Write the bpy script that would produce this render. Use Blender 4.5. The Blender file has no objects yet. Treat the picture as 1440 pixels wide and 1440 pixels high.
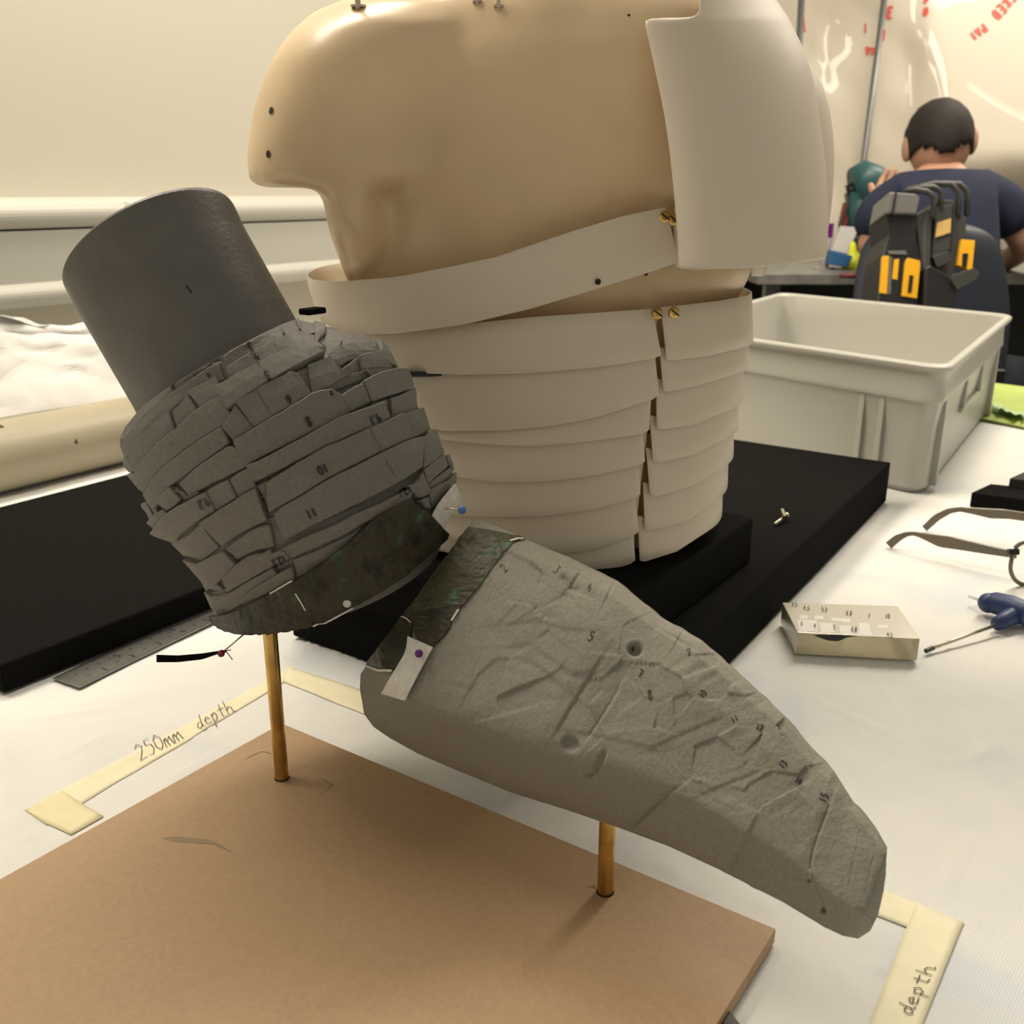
import bpy, math, random
import numpy as np
from mathutils import Vector, Matrix
from mathutils.bvhtree import BVHTree
random.seed(7); RN = np.random.RandomState(5)
SC = bpy.context.scene; COL = SC.collection

# ------------------------------------------------------------------ camera
F_PX = 1400.0; HZ = 267.0; CH = 0.38            # table top is z = 0, lens 0.38 m above it
PIT = math.atan((720-HZ)/F_PX)
FW = Vector((0, math.cos(PIT), -math.sin(PIT))); UP = Vector((0, math.sin(PIT), math.cos(PIT))); RT = Vector((1, 0, 0))
CAM = Vector((0, 0, CH))
cd = bpy.data.cameras.new('camera'); cam = bpy.data.objects.new('camera', cd); COL.objects.link(cam)
cam.location = CAM; cam.rotation_euler = (math.pi/2-PIT, 0, 0)
cd.sensor_width = 36; cd.lens = 36*F_PX/1440; cd.clip_start = 0.02; cd.clip_end = 60
cd.dof.use_dof = True; cd.dof.focus_distance = 0.62; cd.dof.aperture_fstop = 15.0
SC.camera = cam
SC.view_settings.view_transform = 'Standard'; SC.view_settings.look = 'None'
SC.view_settings.gamma = 1; SC.view_settings.use_curve_mapping = False
SC.view_settings.exposure = 0.28

# ------------------------------------------------------------------ world and room lamps
w = bpy.data.worlds.new('world'); SC.world = w; w.use_nodes = True
bg = w.node_tree.nodes['Background']; bg.inputs[0].default_value = (1.0, 0.90, 0.74, 1); bg.inputs[1].default_value = 0.33
A = Vector((0.569, 0.822, 0)); B = Vector((0.822, -0.569, 0))      # room axes: A runs along the benches, B across them
def lamp(name, loc, sx, sy, power, col, look=(0, 0, -1), rz=0.0):
    l = bpy.data.lights.new(name, 'AREA'); l.shape = 'RECTANGLE'; l.size = sx; l.size_y = sy
    l.energy = power; l.color = col
    o = bpy.data.objects.new(name, l); COL.objects.link(o); o.location = loc
    q = Vector(look).to_track_quat('-Z', 'Y'); o.rotation_mode = 'QUATERNION'
    o.rotation_quaternion = q @ Matrix.Rotation(rz, 3, 'Z').to_quaternion()
    return o
WARM = (1.0, 0.90, 0.74)
lamp('ceiling_lamp', (1.0, 2.0, 1.75), 1.5, 0.3, 34, WARM, rz=0.6)
lamp('ceiling_lamp', (-0.75, 1.25, 1.75), 1.5, 0.3, 34, WARM, rz=0.6)
lamp('ceiling_lamp', (2.2, 3.4, 1.75), 1.5, 0.3, 24, WARM, rz=0.6)

# ------------------------------------------------------------------ helpers
def ray(x, y): return RT*((x-720)/F_PX) + UP*(-(y-720)/F_PX) + FW
def Q(x, y, d): return CAM + ray(x, y)*d                            # at a distance along the lens axis
def PZ(x, y, z=0.0): r = ray(x, y); return CAM + r*((z-CH)/r.z)      # on a level plane
def PY(x, y, Y): r = ray(x, y); return CAM + r*(Y/r.y)
def PN(x, y, p0, n): r = ray(x, y); return CAM + r*((p0-CAM).dot(n)/r.dot(n))
def depth(v): return (Vector(v)-CAM).dot(FW)
def proj(v):
    v = Vector(v)-CAM; d = v.dot(FW); return (720+F_PX*v.dot(RT)/d, 720-F_PX*v.dot(UP)/d)
def AB(a, b, z=0.0): return A*a + B*b + Vector((0, 0, z))

def tag(o, label=None, cat=None, group=None, kind=None):
    if label: o['label'] = label
    if cat: o['category'] = cat
    if group: o['group'] = group
    if kind: o['kind'] = kind
    return o
def empty(name, loc, label, cat, group=None):
    o = bpy.data.objects.new(name, None); COL.objects.link(o); o.location = loc; o.empty_display_size = .02
    return tag(o, label, cat, group)
def mesh(name, V, Fc, mat, parent=None, smooth=False, bevel=0, sub=0, seg=2, solid=0):
    me = bpy.data.meshes.new(name); me.from_pydata([tuple(v) for v in V], [], [tuple(f) for f in Fc]); me.update()
    o = bpy.data.objects.new(name, me); COL.objects.link(o)
    if mat: me.materials.append(mat)
    if smooth: me.polygons.foreach_set('use_smooth', [True]*len(me.polygons))
    if parent:
        o.parent = parent; o.matrix_parent_inverse = Matrix.Translation(wloc(parent)).inverted()
    if solid:
        m = o.modifiers.new('s', 'SOLIDIFY'); m.thickness = solid; m.offset = 0
    if bevel:
        m = o.modifiers.new('b', 'BEVEL'); m.width = bevel; m.segments = seg; m.limit_method = 'ANGLE'; m.angle_limit = math.radians(35)
    if sub:
        m = o.modifiers.new('s', 'SUBSURF'); m.levels = sub; m.render_levels = sub
    return o
def wloc(o):
    v = Vector(o.location)
    if o.parent and o.parent.type == 'EMPTY' and False: v += o.parent.location
    return v if not o.parent else Vector((0, 0, 0)) + PARW.get(o.name, Vector((0, 0, 0)))
PARW = {}
def boxvf(c, ax, ay, az):
    c, ax, ay, az = Vector(c), Vector(ax), Vector(ay), Vector(az)
    V = [c+ax*i+ay*j+az*k for k in (-1, 1) for j in (-1, 1) for i in (-1, 1)]
    return V, [(0, 2, 3, 1), (4, 5, 7, 6), (0, 1, 5, 4), (2, 6, 7, 3), (0, 4, 6, 2), (1, 3, 7, 5)]
class MB:
    def __init__(s): s.V = []; s.F = []
    def add(s, V, Fc): n = len(s.V); s.V += [Vector(v) for v in V]; s.F += [tuple(i+n for i in f) for f in Fc]; return s
    def box(s, c, ax, ay, az): return s.add(*boxvf(c, ax, ay, az))
    def prism(s, poly, d):
        d = Vector(d); n = len(poly); V = [Vector(p) for p in poly]+[Vector(p)+d for p in poly]
        return s.add(V, [tuple(range(n))[::-1], tuple(range(n, 2*n))]+[(i, (i+1) % n, n+(i+1) % n, n+i) for i in range(n)])
    def tube(s, pts, r, seg=10, cap=True):
        pts = [Vector(p) for p in pts]; R = r if isinstance(r, (list, tuple)) else [r]*len(pts); V = []; Fc = []
        for i, p in enumerate(pts):
            t = (pts[min(i+1, len(pts)-1)]-pts[max(i-1, 0)]).normalized()
            u = t.cross(Vector((0, 0, 1)) if abs(t.z) < .9 else Vector((1, 0, 0))).normalized(); v = t.cross(u)
            for k in range(seg):
                a = 2*math.pi*k/seg; V.append(p+(u*math.cos(a)+v*math.sin(a))*R[i])
        for i in range(len(pts)-1):
            for k in range(seg):
                k2 = (k+1) % seg; Fc.append((i*seg+k, i*seg+k2, (i+1)*seg+k2, (i+1)*seg+k))
        if cap: Fc += [tuple(range(seg))[::-1], tuple((len(pts)-1)*seg+k for k in range(seg))]
        return s.add(V, Fc)
    def ball(s, c, r, nu=16, nv=10, sc=(1, 1, 1)):
        c = Vector(c); V = []; Fc = []
        for j in range(nv+1):
            th = math.pi*j/nv
            for i in range(nu):
                ph = 2*math.pi*i/nu
                V.append(c+Vector((math.sin(th)*math.cos(ph)*sc[0], math.sin(th)*math.sin(ph)*sc[1], math.cos(th)*sc[2]))*r)
        for j in range(nv):
            for i in range(nu): Fc.append((j*nu+i, (j+1)*nu+i, (j+1)*nu+(i+1) % nu, j*nu+(i+1) % nu))
        return s.add(V, Fc)
    def out(s, name, mat, parent=None, **k): return mesh(name, s.V, s.F, mat, parent, **k)

def resample(pl, n):
    pl = [Vector((p[0], p[1])) for p in pl]; L = [0]
    for a, b in zip(pl, pl[1:]): L.append(L[-1]+(b-a).length)
    out = []; j = 0
    for i in range(n):
        s = L[-1]*i/(n-1)
        while j < len(L)-2 and L[j+1] < s: j += 1
        t = (s-L[j])/max(L[j+1]-L[j], 1e-9); out.append(pl[j].lerp(pl[j+1], t))
    return out
def hit(bvh, x, y, cen):
    for k in range(60):
        t = k*.016; qx = x+(cen[0]-x)*t; qy = y+(cen[1]-y)*t
        r = ray(qx, qy).normalized(); h = bvh.ray_cast(CAM, r)
        if h[0] is not None:
            n = h[1]
            if n.dot(r) > 0: n = -n
            return h[0], n
    return Q(x, y, .65), -ray(x, y).normalized()
def bvh_of(o):
    dg = bpy.context.evaluated_depsgraph_get(); e = o.evaluated_get(dg); me = e.to_mesh()
    M = o.matrix_world if not o.parent else Matrix.Identity(4)
    t = BVHTree.FromPolygons([v.co.copy() for v in me.vertices], [tuple(p.vertices) for p in me.polygons])
    e.to_mesh_clear(); return t
def patch(name, bvh, top, bot, off, thick, mat, parent, cen, nu=None, nv=2, jit=.6, bevel=.0006, smooth=False, offb=None):
    """a slab that follows a surface: top and bottom edge run left to right"""
    if nu is None:
        L = sum((Vector(a)-Vector(b)).length for a, b in zip(top, top[1:])); nu = max(3, int(L/16)+2)
    T = resample(top, nu); Bo = resample(bot, nu); O = []; I = []
    offb = off if offb is None else offb
    for j in range(nv+1):
        for i in range(nu):
            p = T[i].lerp(Bo[i], j/nv); x = p.x+random.uniform(-jit, jit); y = p.y+random.uniform(-jit, jit)
            h, n = hit(bvh, x, y, cen); o_ = off+(offb-off)*j/nv
            O.append(h+n*(o_+random.uniform(-.0003, .0003)*(jit > 0))); I.append(h-n*thick)
    V = O+I; N = len(O); Fc = []
    for j in range(nv):
        for i in range(nu-1):
            a = j*nu+i; q = (a, a+nu, a+nu+1, a+1); Fc += [q, tuple(N+k for k in q[::-1])]
    def side(seq):
        for a, b in zip(seq, seq[1:]): Fc.append((a, b, N+b, N+a))
    side(list(range(nu))); side([nv*nu+i for i in range(nu-1, -1, -1)])
    side([j*nu for j in range(nv, -1, -1)]); side([j*nu+nu-1 for j in range(nv+1)])
    return mesh(name, V, Fc, mat, parent, bevel=bevel, seg=1, smooth=smooth)
def loft_pts(st, nseg, rr=.9, prof=None):
    V = []
    for (lx, ly, rx, ry, bu, d, *hd) in st:
        mx, my = (lx+rx)/2, (ly+ry)/2; ux, uy = (rx-lx)/2, (ry-ly)/2; hl = math.hypot(ux, uy); wx, wy = -uy/hl, ux/hl
        for k in range(nseg):
            a = 2*math.pi*k/nseg; c, s = math.cos(a), math.sin(a)
            if prof: c, s = prof(c, s)
            V.append(Q(mx+ux*c+wx*bu*s, my+uy*c+wy*bu*s, d-rr*(hd[0] if hd else hl)*s*d/F_PX))
    return V
def loft_faces(ns, nseg, cap=True):
    Fc = []
    for j in range(ns-1):
        for k in range(nseg):
            k2 = (k+1) % nseg; Fc.append((j*nseg+k, j*nseg+k2, (j+1)*nseg+k2, (j+1)*nseg+k))
    if cap: Fc += [tuple(range(nseg))[::-1], tuple((ns-1)*nseg+k for k in range(nseg))]
    return Fc
def densify(st, n):
    st = np.array(st, float); x = np.arange(len(st)); xs = np.linspace(0, len(st)-1, n)
    return [tuple(np.interp(q, x, st[:, k]) for k in range(st.shape[1])) for q in xs]

GL = {  # single stroke pen letters on a unit cell
 '0': [[(.5,1),(.15,.75),(.15,.3),(.5,0),(.85,.3),(.85,.7),(.5,1)]], '1': [[(.5,1),(.5,0)]],
 '2': [[(.15,.8),(.5,1),(.85,.75),(.6,.4),(.1,.02),(.9,.05)]], '3': [[(.15,.95),(.75,.95),(.45,.55),(.85,.35),(.6,.02),(.1,.1)]],
 '4': [[(.6,1),(.1,.4),(.9,.4)],[(.65,.65),(.6,0)]], '5': [[(.85,1),(.3,1),(.25,.58),(.7,.6),(.85,.3),(.55,0),(.15,.08)]],
 '6': [[(.75,1),(.3,.7),(.15,.3),(.45,0),(.8,.2),(.7,.5),(.25,.4)]], '7': [[(.1,.95),(.85,.95),(.4,0)],[(.3,.5),(.75,.5)]],
 '8': [[(.8,.85),(.4,1),(.2,.75),(.75,.35),(.6,.02),(.25,.1),(.3,.4),(.8,.85)]], '9': [[(.8,.8),(.4,1),(.2,.7),(.5,.5),(.8,.75),(.75,.3),(.6,0)]],
 '.': [[(.35,.14),(.55,-.02)]], ' ': [], 'd': [[(.75,.5),(.4,.55),(.15,.25),(.35,0),(.7,.2),(.95,1)],[(.8,.6),(.75,.1),(1,0)]],
 'e': [[(.15,.3),(.8,.35),(.55,.6),(.2,.4),(.3,.05),(.9,.1)]], 'p': [[(.2,.55),(.2,-.4)],[(.2,.4),(.6,.6),(.8,.3),(.5,.02),(.2,.15)]],
 't': [[(.5,.9),(.45,.1),(.8,0)],[(.1,.6),(.9,.62)]], 'h': [[(.2,1),(.15,0)],[(.15,.3),(.5,.55),(.75,.4),(.8,0),(1,.05)]],
 'm': [[(.05,0),(.1,.5)],[(.1,.35),(.3,.55),(.45,0)],[(.45,.35),(.7,.55),(.9,0)]], 'n': [[(.1,0),(.1,.5)],[(.1,.35),(.5,.55),(.8,0)]],
 'I': [[(.5,1),(.5,0)]], 'P': [[(.2,0),(.2,1),(.75,.9),(.75,.55),(.2,.5)]], 'A': [[(.1,0),(.5,1),(.9,0)],[(.3,.4),(.7,.4)]],
 'C': [[(.85,.85),(.5,1),(.15,.7),(.15,.3),(.5,0),(.85,.15)]], 'K': [[(.2,0),(.2,1)],[(.8,1),(.2,.5),(.8,0)]],
 'E': [[(.85,1),(.2,1),(.2,0),(.85,0)],[(.2,.5),(.7,.5)]], 'D': [[(.2,0),(.2,1),(.6,.95),(.85,.5),(.6,.05),(.2,0)]],
 'R': [[(.2,0),(.2,1),(.75,.9),(.75,.6),(.2,.5),(.8,0)]], 'V': [[(.1,1),(.5,0),(.9,1)]],
}
def ribbon(mb, pts, nrm, w):
    V = []
    for i, p in enumerate(pts):
        t = (pts[min(i+1, len(pts)-1)]-pts[max(i-1, 0)])
        if t.length < 1e-9: t = Vector((1, 0, 0))
        s = nrm[i].cross(t).normalized()*w/2; V += [p-s, p+s]
    mb.add(V, [(2*i, 2*i+1, 2*i+3, 2*i+2) for i in range(len(pts)-1)])
def text_px(mb, place, text, x, y, size, dx, dy, w, adv=.95, up=None):
    """write with pen strokes; place(px, py) gives point and normal on the thing written on"""
    d = Vector((dx, dy)).normalized(); u = Vector((d.y, -d.x)) if up is None else Vector(up)
    c0 = Vector((x, y)) - d*(len(text)*size*adv*.62/2) - u*size/2
    for ch in text:
        for st in GL.get(ch, []):
            P = []; N = []
            for a, b in zip(st, st[1:]):
                m = 4
                for k in range(m+(b is st[-1])):
                    t = k/m; g = (a[0]+(b[0]-a[0])*t, a[1]+(b[1]-a[1])*t)
                    q = c0 + d*(g[0]*size*.6) + u*(g[1]*size)
                    h, n = place(q.x, q.y); P.append(h+n*.0003); N.append(n)
            if len(P) > 1: ribbon(mb, P, N, w)
        c0 = c0 + d*size*adv*(.62 if ch != '.' else .3)
def on_bvh(bvh, cen): return lambda x, y: hit(bvh, x, y, cen)
def on_z(z): return lambda x, y: (PZ(x, y, z), Vector((0, 0, 1)))

# ------------------------------------------------------------------ materials
def mat(name, col, rough=.6, metal=0, bump=0, bscale=200, var=0, vscale=20, trans=0, ior=1.45, spec=.5, sheen=0, alpha=1, sss=0, emit=None, bdist=.001, coat=0, det=4):
    m = bpy.data.materials.new(name); m.use_nodes = True; nt = m.node_tree; b = nt.nodes['Principled BSDF']
    b.inputs['Base Color'].default_value = (*col, 1); b.inputs['Roughness'].default_value = rough; b.inputs['Metallic'].default_value = metal
    b.inputs['Transmission Weight'].default_value = trans; b.inputs['IOR'].default_value = ior; b.inputs['Specular IOR Level'].default_value = spec
    b.inputs['Sheen Weight'].default_value = sheen; b.inputs['Alpha'].default_value = alpha; b.inputs['Coat Weight'].default_value = coat
    if sss: b.inputs['Subsurface Weight'].default_value = sss; b.inputs['Subsurface Scale'].default_value = .01
    tc = nt.nodes.new('ShaderNodeTexCoord')
    if var:
        n = nt.nodes.new('ShaderNodeTexNoise'); n.inputs['Scale'].default_value = vscale; n.inputs['Detail'].default_value = det; nt.links.new(tc.outputs['Object'], n.inputs['Vector'])
        r = nt.nodes.new('ShaderNodeValToRGB'); r.color_ramp.elements[0].position = .3; r.color_ramp.elements[1].position = .7
        r.color_ramp.elements[0].color = (*[c*(1-var) for c in col], 1); r.color_ramp.elements[1].color = (*[min(1, c*(1+var)) for c in col], 1)
        nt.links.new(n.outputs['Fac'], r.inputs['Fac']); nt.links.new(r.outputs['Color'], b.inputs['Base Color'])
    if bump:
        n2 = nt.nodes.new('ShaderNodeTexNoise'); n2.inputs['Scale'].default_value = bscale; n2.inputs['Detail'].default_value = 6; nt.links.new(tc.outputs['Object'], n2.inputs['Vector'])
        bp = nt.nodes.new('ShaderNodeBump'); bp.inputs['Strength'].default_value = bump; bp.inputs['Distance'].default_value = bdist
        nt.links.new(n2.outputs['Fac'], bp.inputs['Height']); nt.links.new(bp.outputs['Normal'], b.inputs['Normal'])
    return m
def ramp(m, stops, scale, detail=6, coord='Object', stretch=(1, 1, 1), rot=(0, 0, 0), kind='noise'):
    nt = m.node_tree; b = nt.nodes['Principled BSDF']; tc = nt.nodes.new('ShaderNodeTexCoord'); mp = nt.nodes.new('ShaderNodeMapping')
    mp.inputs['Scale'].default_value = stretch; mp.inputs['Rotation'].default_value = rot; nt.links.new(tc.outputs[coord], mp.inputs['Vector'])
    n = nt.nodes.new('ShaderNodeTexNoise'); n.inputs['Scale'].default_value = scale; n.inputs['Detail'].default_value = detail; n.inputs['Roughness'].default_value = .65
    nt.links.new(mp.outputs['Vector'], n.inputs['Vector']); r = nt.nodes.new('ShaderNodeValToRGB'); e = r.color_ramp.elements
    while len(e) < len(stops): e.new(.5)
    for k, (p, c) in enumerate(stops): e[k].position = p; e[k].color = (*c, 1)
    nt.links.new(n.outputs['Fac'], r.inputs['Fac']); nt.links.new(r.outputs['Color'], b.inputs['Base Color']); return r
def hexc(h):
    h = h.lstrip('#'); c = [int(h[i:i+2], 16)/255 for i in (0, 2, 4)]
    return tuple(x/12.92 if x <= .04045 else ((x+.055)/1.055)**2.4 for x in c)
M = {}
M['foam'] = mat('grey_foam', (.165, .157, .138), .78, bump=.5, bscale=1500, var=.12, vscale=500, bdist=.0005, sheen=.1, spec=.35)
M['foam_core'] = mat('grey_foam_smoothed', (.105, .10, .09), .42, bump=.6, bscale=330, var=.12, vscale=40, bdist=.0006, spec=.5)
M['foam_fore'] = mat('grey_foam_carved', (.235, .22, .183), .8, bump=.6, bscale=1100, var=.1, vscale=600, bdist=.0006, spec=.3)
M['black_foam'] = mat('black_foam', (.0065, .0063, .006), .95, bump=.8, bscale=900, var=.5, vscale=900, spec=.07)
M['mdf'] = mat('mdf', (.40, .265, .15), .55, bump=.08, bscale=900, var=.06, vscale=350, spec=.4)
M['mdf_edge'] = M['mdf']
M['brass'] = mat('brass', (.52, .34, .11), .33, metal=1, var=.3, vscale=60)
M['cloth'] = mat('white_nonwoven', (.76, .745, .71), .8, spec=.25)
M['tape'] = mat('masking_tape', (.78, .73, .52), .65, var=.04, vscale=60)
M['tape2'] = mat('masking_tape_overlap', (.74, .67, .43), .65, var=.04, vscale=60)
M['pen'] = mat('pen_ink', (.02, .018, .02), .5)
M['pencil'] = mat('pencil_line', (.09, .07, .06), .6)
M['steel'] = mat('ruler_steel', (.27, .265, .25), .38, metal=1, var=.08, vscale=40)
M['cream'] = mat('frosted_plastic', (.56, .53, .485), .5, trans=.0, sss=.0, spec=.45)
M['gold'] = mat('resin_body', (.66, .50, .31), .33, spec=.55, var=.15, vscale=7)
M['white_pl'] = mat('white_crate_plastic', (.78, .765, .72), .42, spec=.5)
M['wall'] = mat('wall_paint', (.54, .51, .43), .85, spec=.2)
M['trunk'] = mat('trunking_pvc', (.47, .46, .41), .4)
M['dark_rubber'] = mat('black_plastic', (.009, .009, .01), .42)
M['grey_pl'] = mat('grey_plastic', (.04, .04, .037), .42)
M['lgrey_pl'] = mat('silver_plastic', (.13, .125, .12), .4)
M['yellow'] = mat('yellow_plastic', (.75, .38, .01), .4)
M['tan'] = mat('tan_label', (.55, .36, .13), .5)
M['navy'] = mat('navy_cotton', (.012, .016, .04), .9, bump=.3, bscale=40, bdist=.004)
M['skin'] = mat('skin', (.42, .23, .15), .55, sss=.1)
M['hair'] = mat('hair', (.010, .006, .004), .7, bump=.8, bscale=300, bdist=.003)
M['chair'] = mat('chair_shell', (.009, .013, .024), .45)
M['desk'] = mat('desk_top', (.16, .155, .14), .5, var=.25, vscale=25)
M['lime'] = mat('lime_mat', (.36, .46, .10), .6, var=.08, vscale=10)
M['red'] = mat('red_ink', (.62, .09, .06), .6)
M['blue_h'] = mat('navy_handle', (.022, .04, .13), .45)
M['blue_pin'] = mat('blue_pin_head', (.06, .16, .42), .25)
M['red_pin'] = mat('red_pin_head', (.17, .008, .02), .25)
M['purple_pin'] = mat('purple_pin_head', (.09, .01, .13), .25)
M['paper'] = mat('label_paper', (.62, .60, .55), .8, bump=.25, bscale=350, var=.1, vscale=250)
M['tissue'] = mat('tissue', (.60, .59, .57), .7)
M['rollm'] = mat('cream_roll', (.34, .30, .21), .42, var=.07, vscale=9)
M['bronze'] = mat('corroded_bronze', (.03, .035, .02), .5, bump=.7, bscale=420, spec=.4, bdist=.0008)
ramp(M['bronze'], [(.32, (.006, .006, .004)), (.45, (.018, .020, .011)), (.54, (.045, .032, .016)), (.60, (.022, .036, .018)), (.70, (.06, .11, .06))], 75, 10)
M['bronze_g'] = mat('bronze_green', (.03, .035, .02), .55, bump=.7, bscale=420, spec=.4, bdist=.0008)
ramp(M['bronze_g'], [(.28, (.02, .018, .01)), (.44, (.055, .052, .026)), (.54, (.055, .05, .025)), (.60, (.05, .10, .06)), (.69, (.13, .28, .19))], 60, 10)
M['teal'] = mat('teal_plastic', (.02, .08, .085), .4)
M['neon'] = mat('neon_yellow', (.70, .72, .02), .5)
M['purple'] = mat('purple_cap', (.13, .01, .17), .4)
M['greypen'] = mat('pen_barrel', (.33, .31, .33), .4)
M['blue_pl'] = mat('blue_pad', (.03, .11, .26), .5)
M['olive'] = mat('olive_acetate', (.135, .11, .075), .28, coat=.3)
M['lens'] = mat('lens', (.95, .95, .93), .03, trans=1, ior=1.1)
M['screw'] = mat('screw_steel', (.55, .5, .4), .3, metal=1)
M['hole'] = mat('hole_dark', (.03, .022, .014), .9)
M['rods'] = mat('grey_post', (.2, .2, .2), .4, metal=.6)
M['smear'] = mat('smear', (.27, .185, .115), .6)
m = M['resin'] = mat('cast_resin', (.62, .57, .40), .25, trans=.5, ior=1.4)
# cloth: faint woven stripes and bluish stains that belong to the fabric
nt = M['cloth'].node_tree; b = nt.nodes['Principled BSDF']
tc = nt.nodes.new('ShaderNodeTexCoord'); mp = nt.nodes.new('ShaderNodeMapping'); mp.inputs['Rotation'].default_value = (0, 0, .7)
nt.links.new(tc.outputs['Object'], mp.inputs['Vector'])
wv = nt.nodes.new('ShaderNodeTexWave'); wv.inputs['Scale'].default_value = 210; wv.inputs['Distortion'].default_value = 3; wv.inputs['Detail'].default_value = 2
nt.links.new(mp.outputs['Vector'], wv.inputs['Vector'])
ns = nt.nodes.new('ShaderNodeTexNoise'); ns.inputs['Scale'].default_value = 9; ns.inputs['Detail'].default_value = 9; ns.inputs['Distortion'].default_value = .8
nt.links.new(tc.outputs['Object'], ns.inputs['Vector'])
rp = nt.nodes.new('ShaderNodeValToRGB'); e = rp.color_ramp.elements; e.new(.5)
for k, (p, c) in enumerate([(.30, (.62, .64, .67)), (.47, (.71, .705, .68)), (.7, (.755, .745, .715))]): e[k].position = p; e[k].color = (*c, 1)
nt.links.new(ns.outputs['Fac'], rp.inputs['Fac']); nt.links.new(rp.outputs['Color'], b.inputs['Base Color'])
bp = nt.nodes.new('ShaderNodeBump'); bp.inputs['Strength'].default_value = .22; bp.inputs['Distance'].default_value = .0006
nt.links.new(wv.outputs['Fac'], bp.inputs['Height']); nt.links.new(bp.outputs['Normal'], b.inputs['Normal'])
# frosted sheet plastic: lets some light through
def translucent(name, col, fac, rough, tcol=None, glossy=.04):
    m = bpy.data.materials.new(name); m.use_nodes = True; nt = m.node_tree; b = nt.nodes['Principled BSDF']
    b.inputs['Base Color'].default_value = (*col, 1); b.inputs['Roughness'].default_value = rough
    t = nt.nodes.new('ShaderNodeBsdfTranslucent'); t.inputs[0].default_value = (*(tcol or col), 1)
    mx = nt.nodes.new('ShaderNodeMixShader'); mx.inputs[0].default_value = fac
    out = nt.nodes['Material Output']; nt.links.new(b.outputs[0], mx.inputs[1]); nt.links.new(t.outputs[0], mx.inputs[2]); nt.links.new(mx.outputs[0], out.inputs[0]); return m
M['lame'] = translucent('frosted_strip', (.80, .73, .61), .28, .42)
M['crate'] = translucent('crate_polythene', (.52, .51, .46), .15, .35)
M['sheet'] = translucent('hanging_polythene', (.82, .76, .65), .35, .35); M['sheet'].node_tree.nodes['Principled BSDF'].inputs['Coat Weight'].default_value = .45; M['sheet'].node_tree.nodes['Principled BSDF'].inputs['Coat Roughness'].default_value = .03

# ================================================================== the setting
far = AB(2.02, 0).length
TB0, TB1, TA0, TA1 = -1.62, .30, -.95, 0
pe = PZ(1420, 541, 0); TA1 = pe.dot(A)
wm = MB(); wm.box(AB(1.5, -1.66, .35), A*3.5, B*.03, Vector((0, 0, 1.4))); o = wm.out('wall_left', M['wall']); tag(o, kind='structure')
o = MB().box((1.5, 3.0, -.79), (4.2, 0, 0), (0, 4.5, 0), (0, 0, .03)).out('floor', mat('floor_vinyl', (.12, .115, .10), .5, var=.1)); tag(o, kind='structure')
o = MB().box(AB(5.1, .6, .35), B*2.9, A*.03, Vector((0, 0, 1.4))).out('wall_back', M['wall']); tag(o, kind='structure')

# dado trunking on the left wall
WN = 1.60
def wz(px, py, n=WN):
    r = ray(px, py); t = n/(-(r.dot(B))); return CH+r.z*t
z0, z1, z2, z3, z4 = wz(0, 284, 1.56), wz(0, 324, 1.555), wz(0, 328, 1.55), wz(0, 401, 1.55), wz(0, 436, 1.56)
tr = empty('wall_trunking', AB(1.2, -1.6, z4), 'cream plastic dado trunking running along the left wall', 'trunking')
def rail(prof, name, mt, a0=-.6, a1=4.8):
    poly = [AB(a0, -n, z) for n, z in prof]; return MB().prism(poly, A*(a1-a0)).out(name, mt, tr, bevel=.001)
hh = z3-z4; rail([(1.63, z4)]+[(1.562-.020*math.sin(t), z4+hh*(.5-.5*math.cos(t))) for t in np.linspace(.2, math.pi-.35, 12)]+[(1.63, z3-.003)], 'lower_rail', M['trunk'])
rail([(1.63, z3-.003), (1.556, z3-.003), (1.556, z2+.002), (1.63, z2+.002)], 'cover_panel', M['trunk'])
dz = z0-z1
rail([(1.63, z1)]+[(1.562-.018*math.sin(t), z1+dz*(.5-.5*math.cos(t))) for t in np.linspace(.35, math.pi-.2, 12)]+[(1.60, z0+.006), (1.63, z0+.006)], 'upper_rail', M['trunk'])
pj = PN(180, 290, AB(0, -1.548, 0), B)
aj = pj.dot(A)
MB().box(AB(aj, -1.565, (z1+z0)/2), A*.004, B*.021, Vector((0, 0, dz*.52))).out('joint_cover', M['white_pl'], tr, bevel=.002)

# bench under the sheet
bt = empty('work_bench', AB(.5, -.65, -.75), 'work bench under the white protective sheet', 'table')
ac, bc = (TA0+TA1)/2, (TB0+TB1)/2
MB().box(AB(ac, bc, -.022), A*(TA1-TA0)/2, B*(TB1-TB0)/2, Vector((0, 0, .016))).out('table_top', M['desk'], bt, bevel=.002)
for a in (TA0+.1, TA1-.1):
    for b_ in (TB0+.1, TB1-.1):
        MB().box(AB(a, b_, -.40), A*.025, B*.025, Vector((0, 0, .36))).out('leg', M['rods'], bt)
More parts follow.
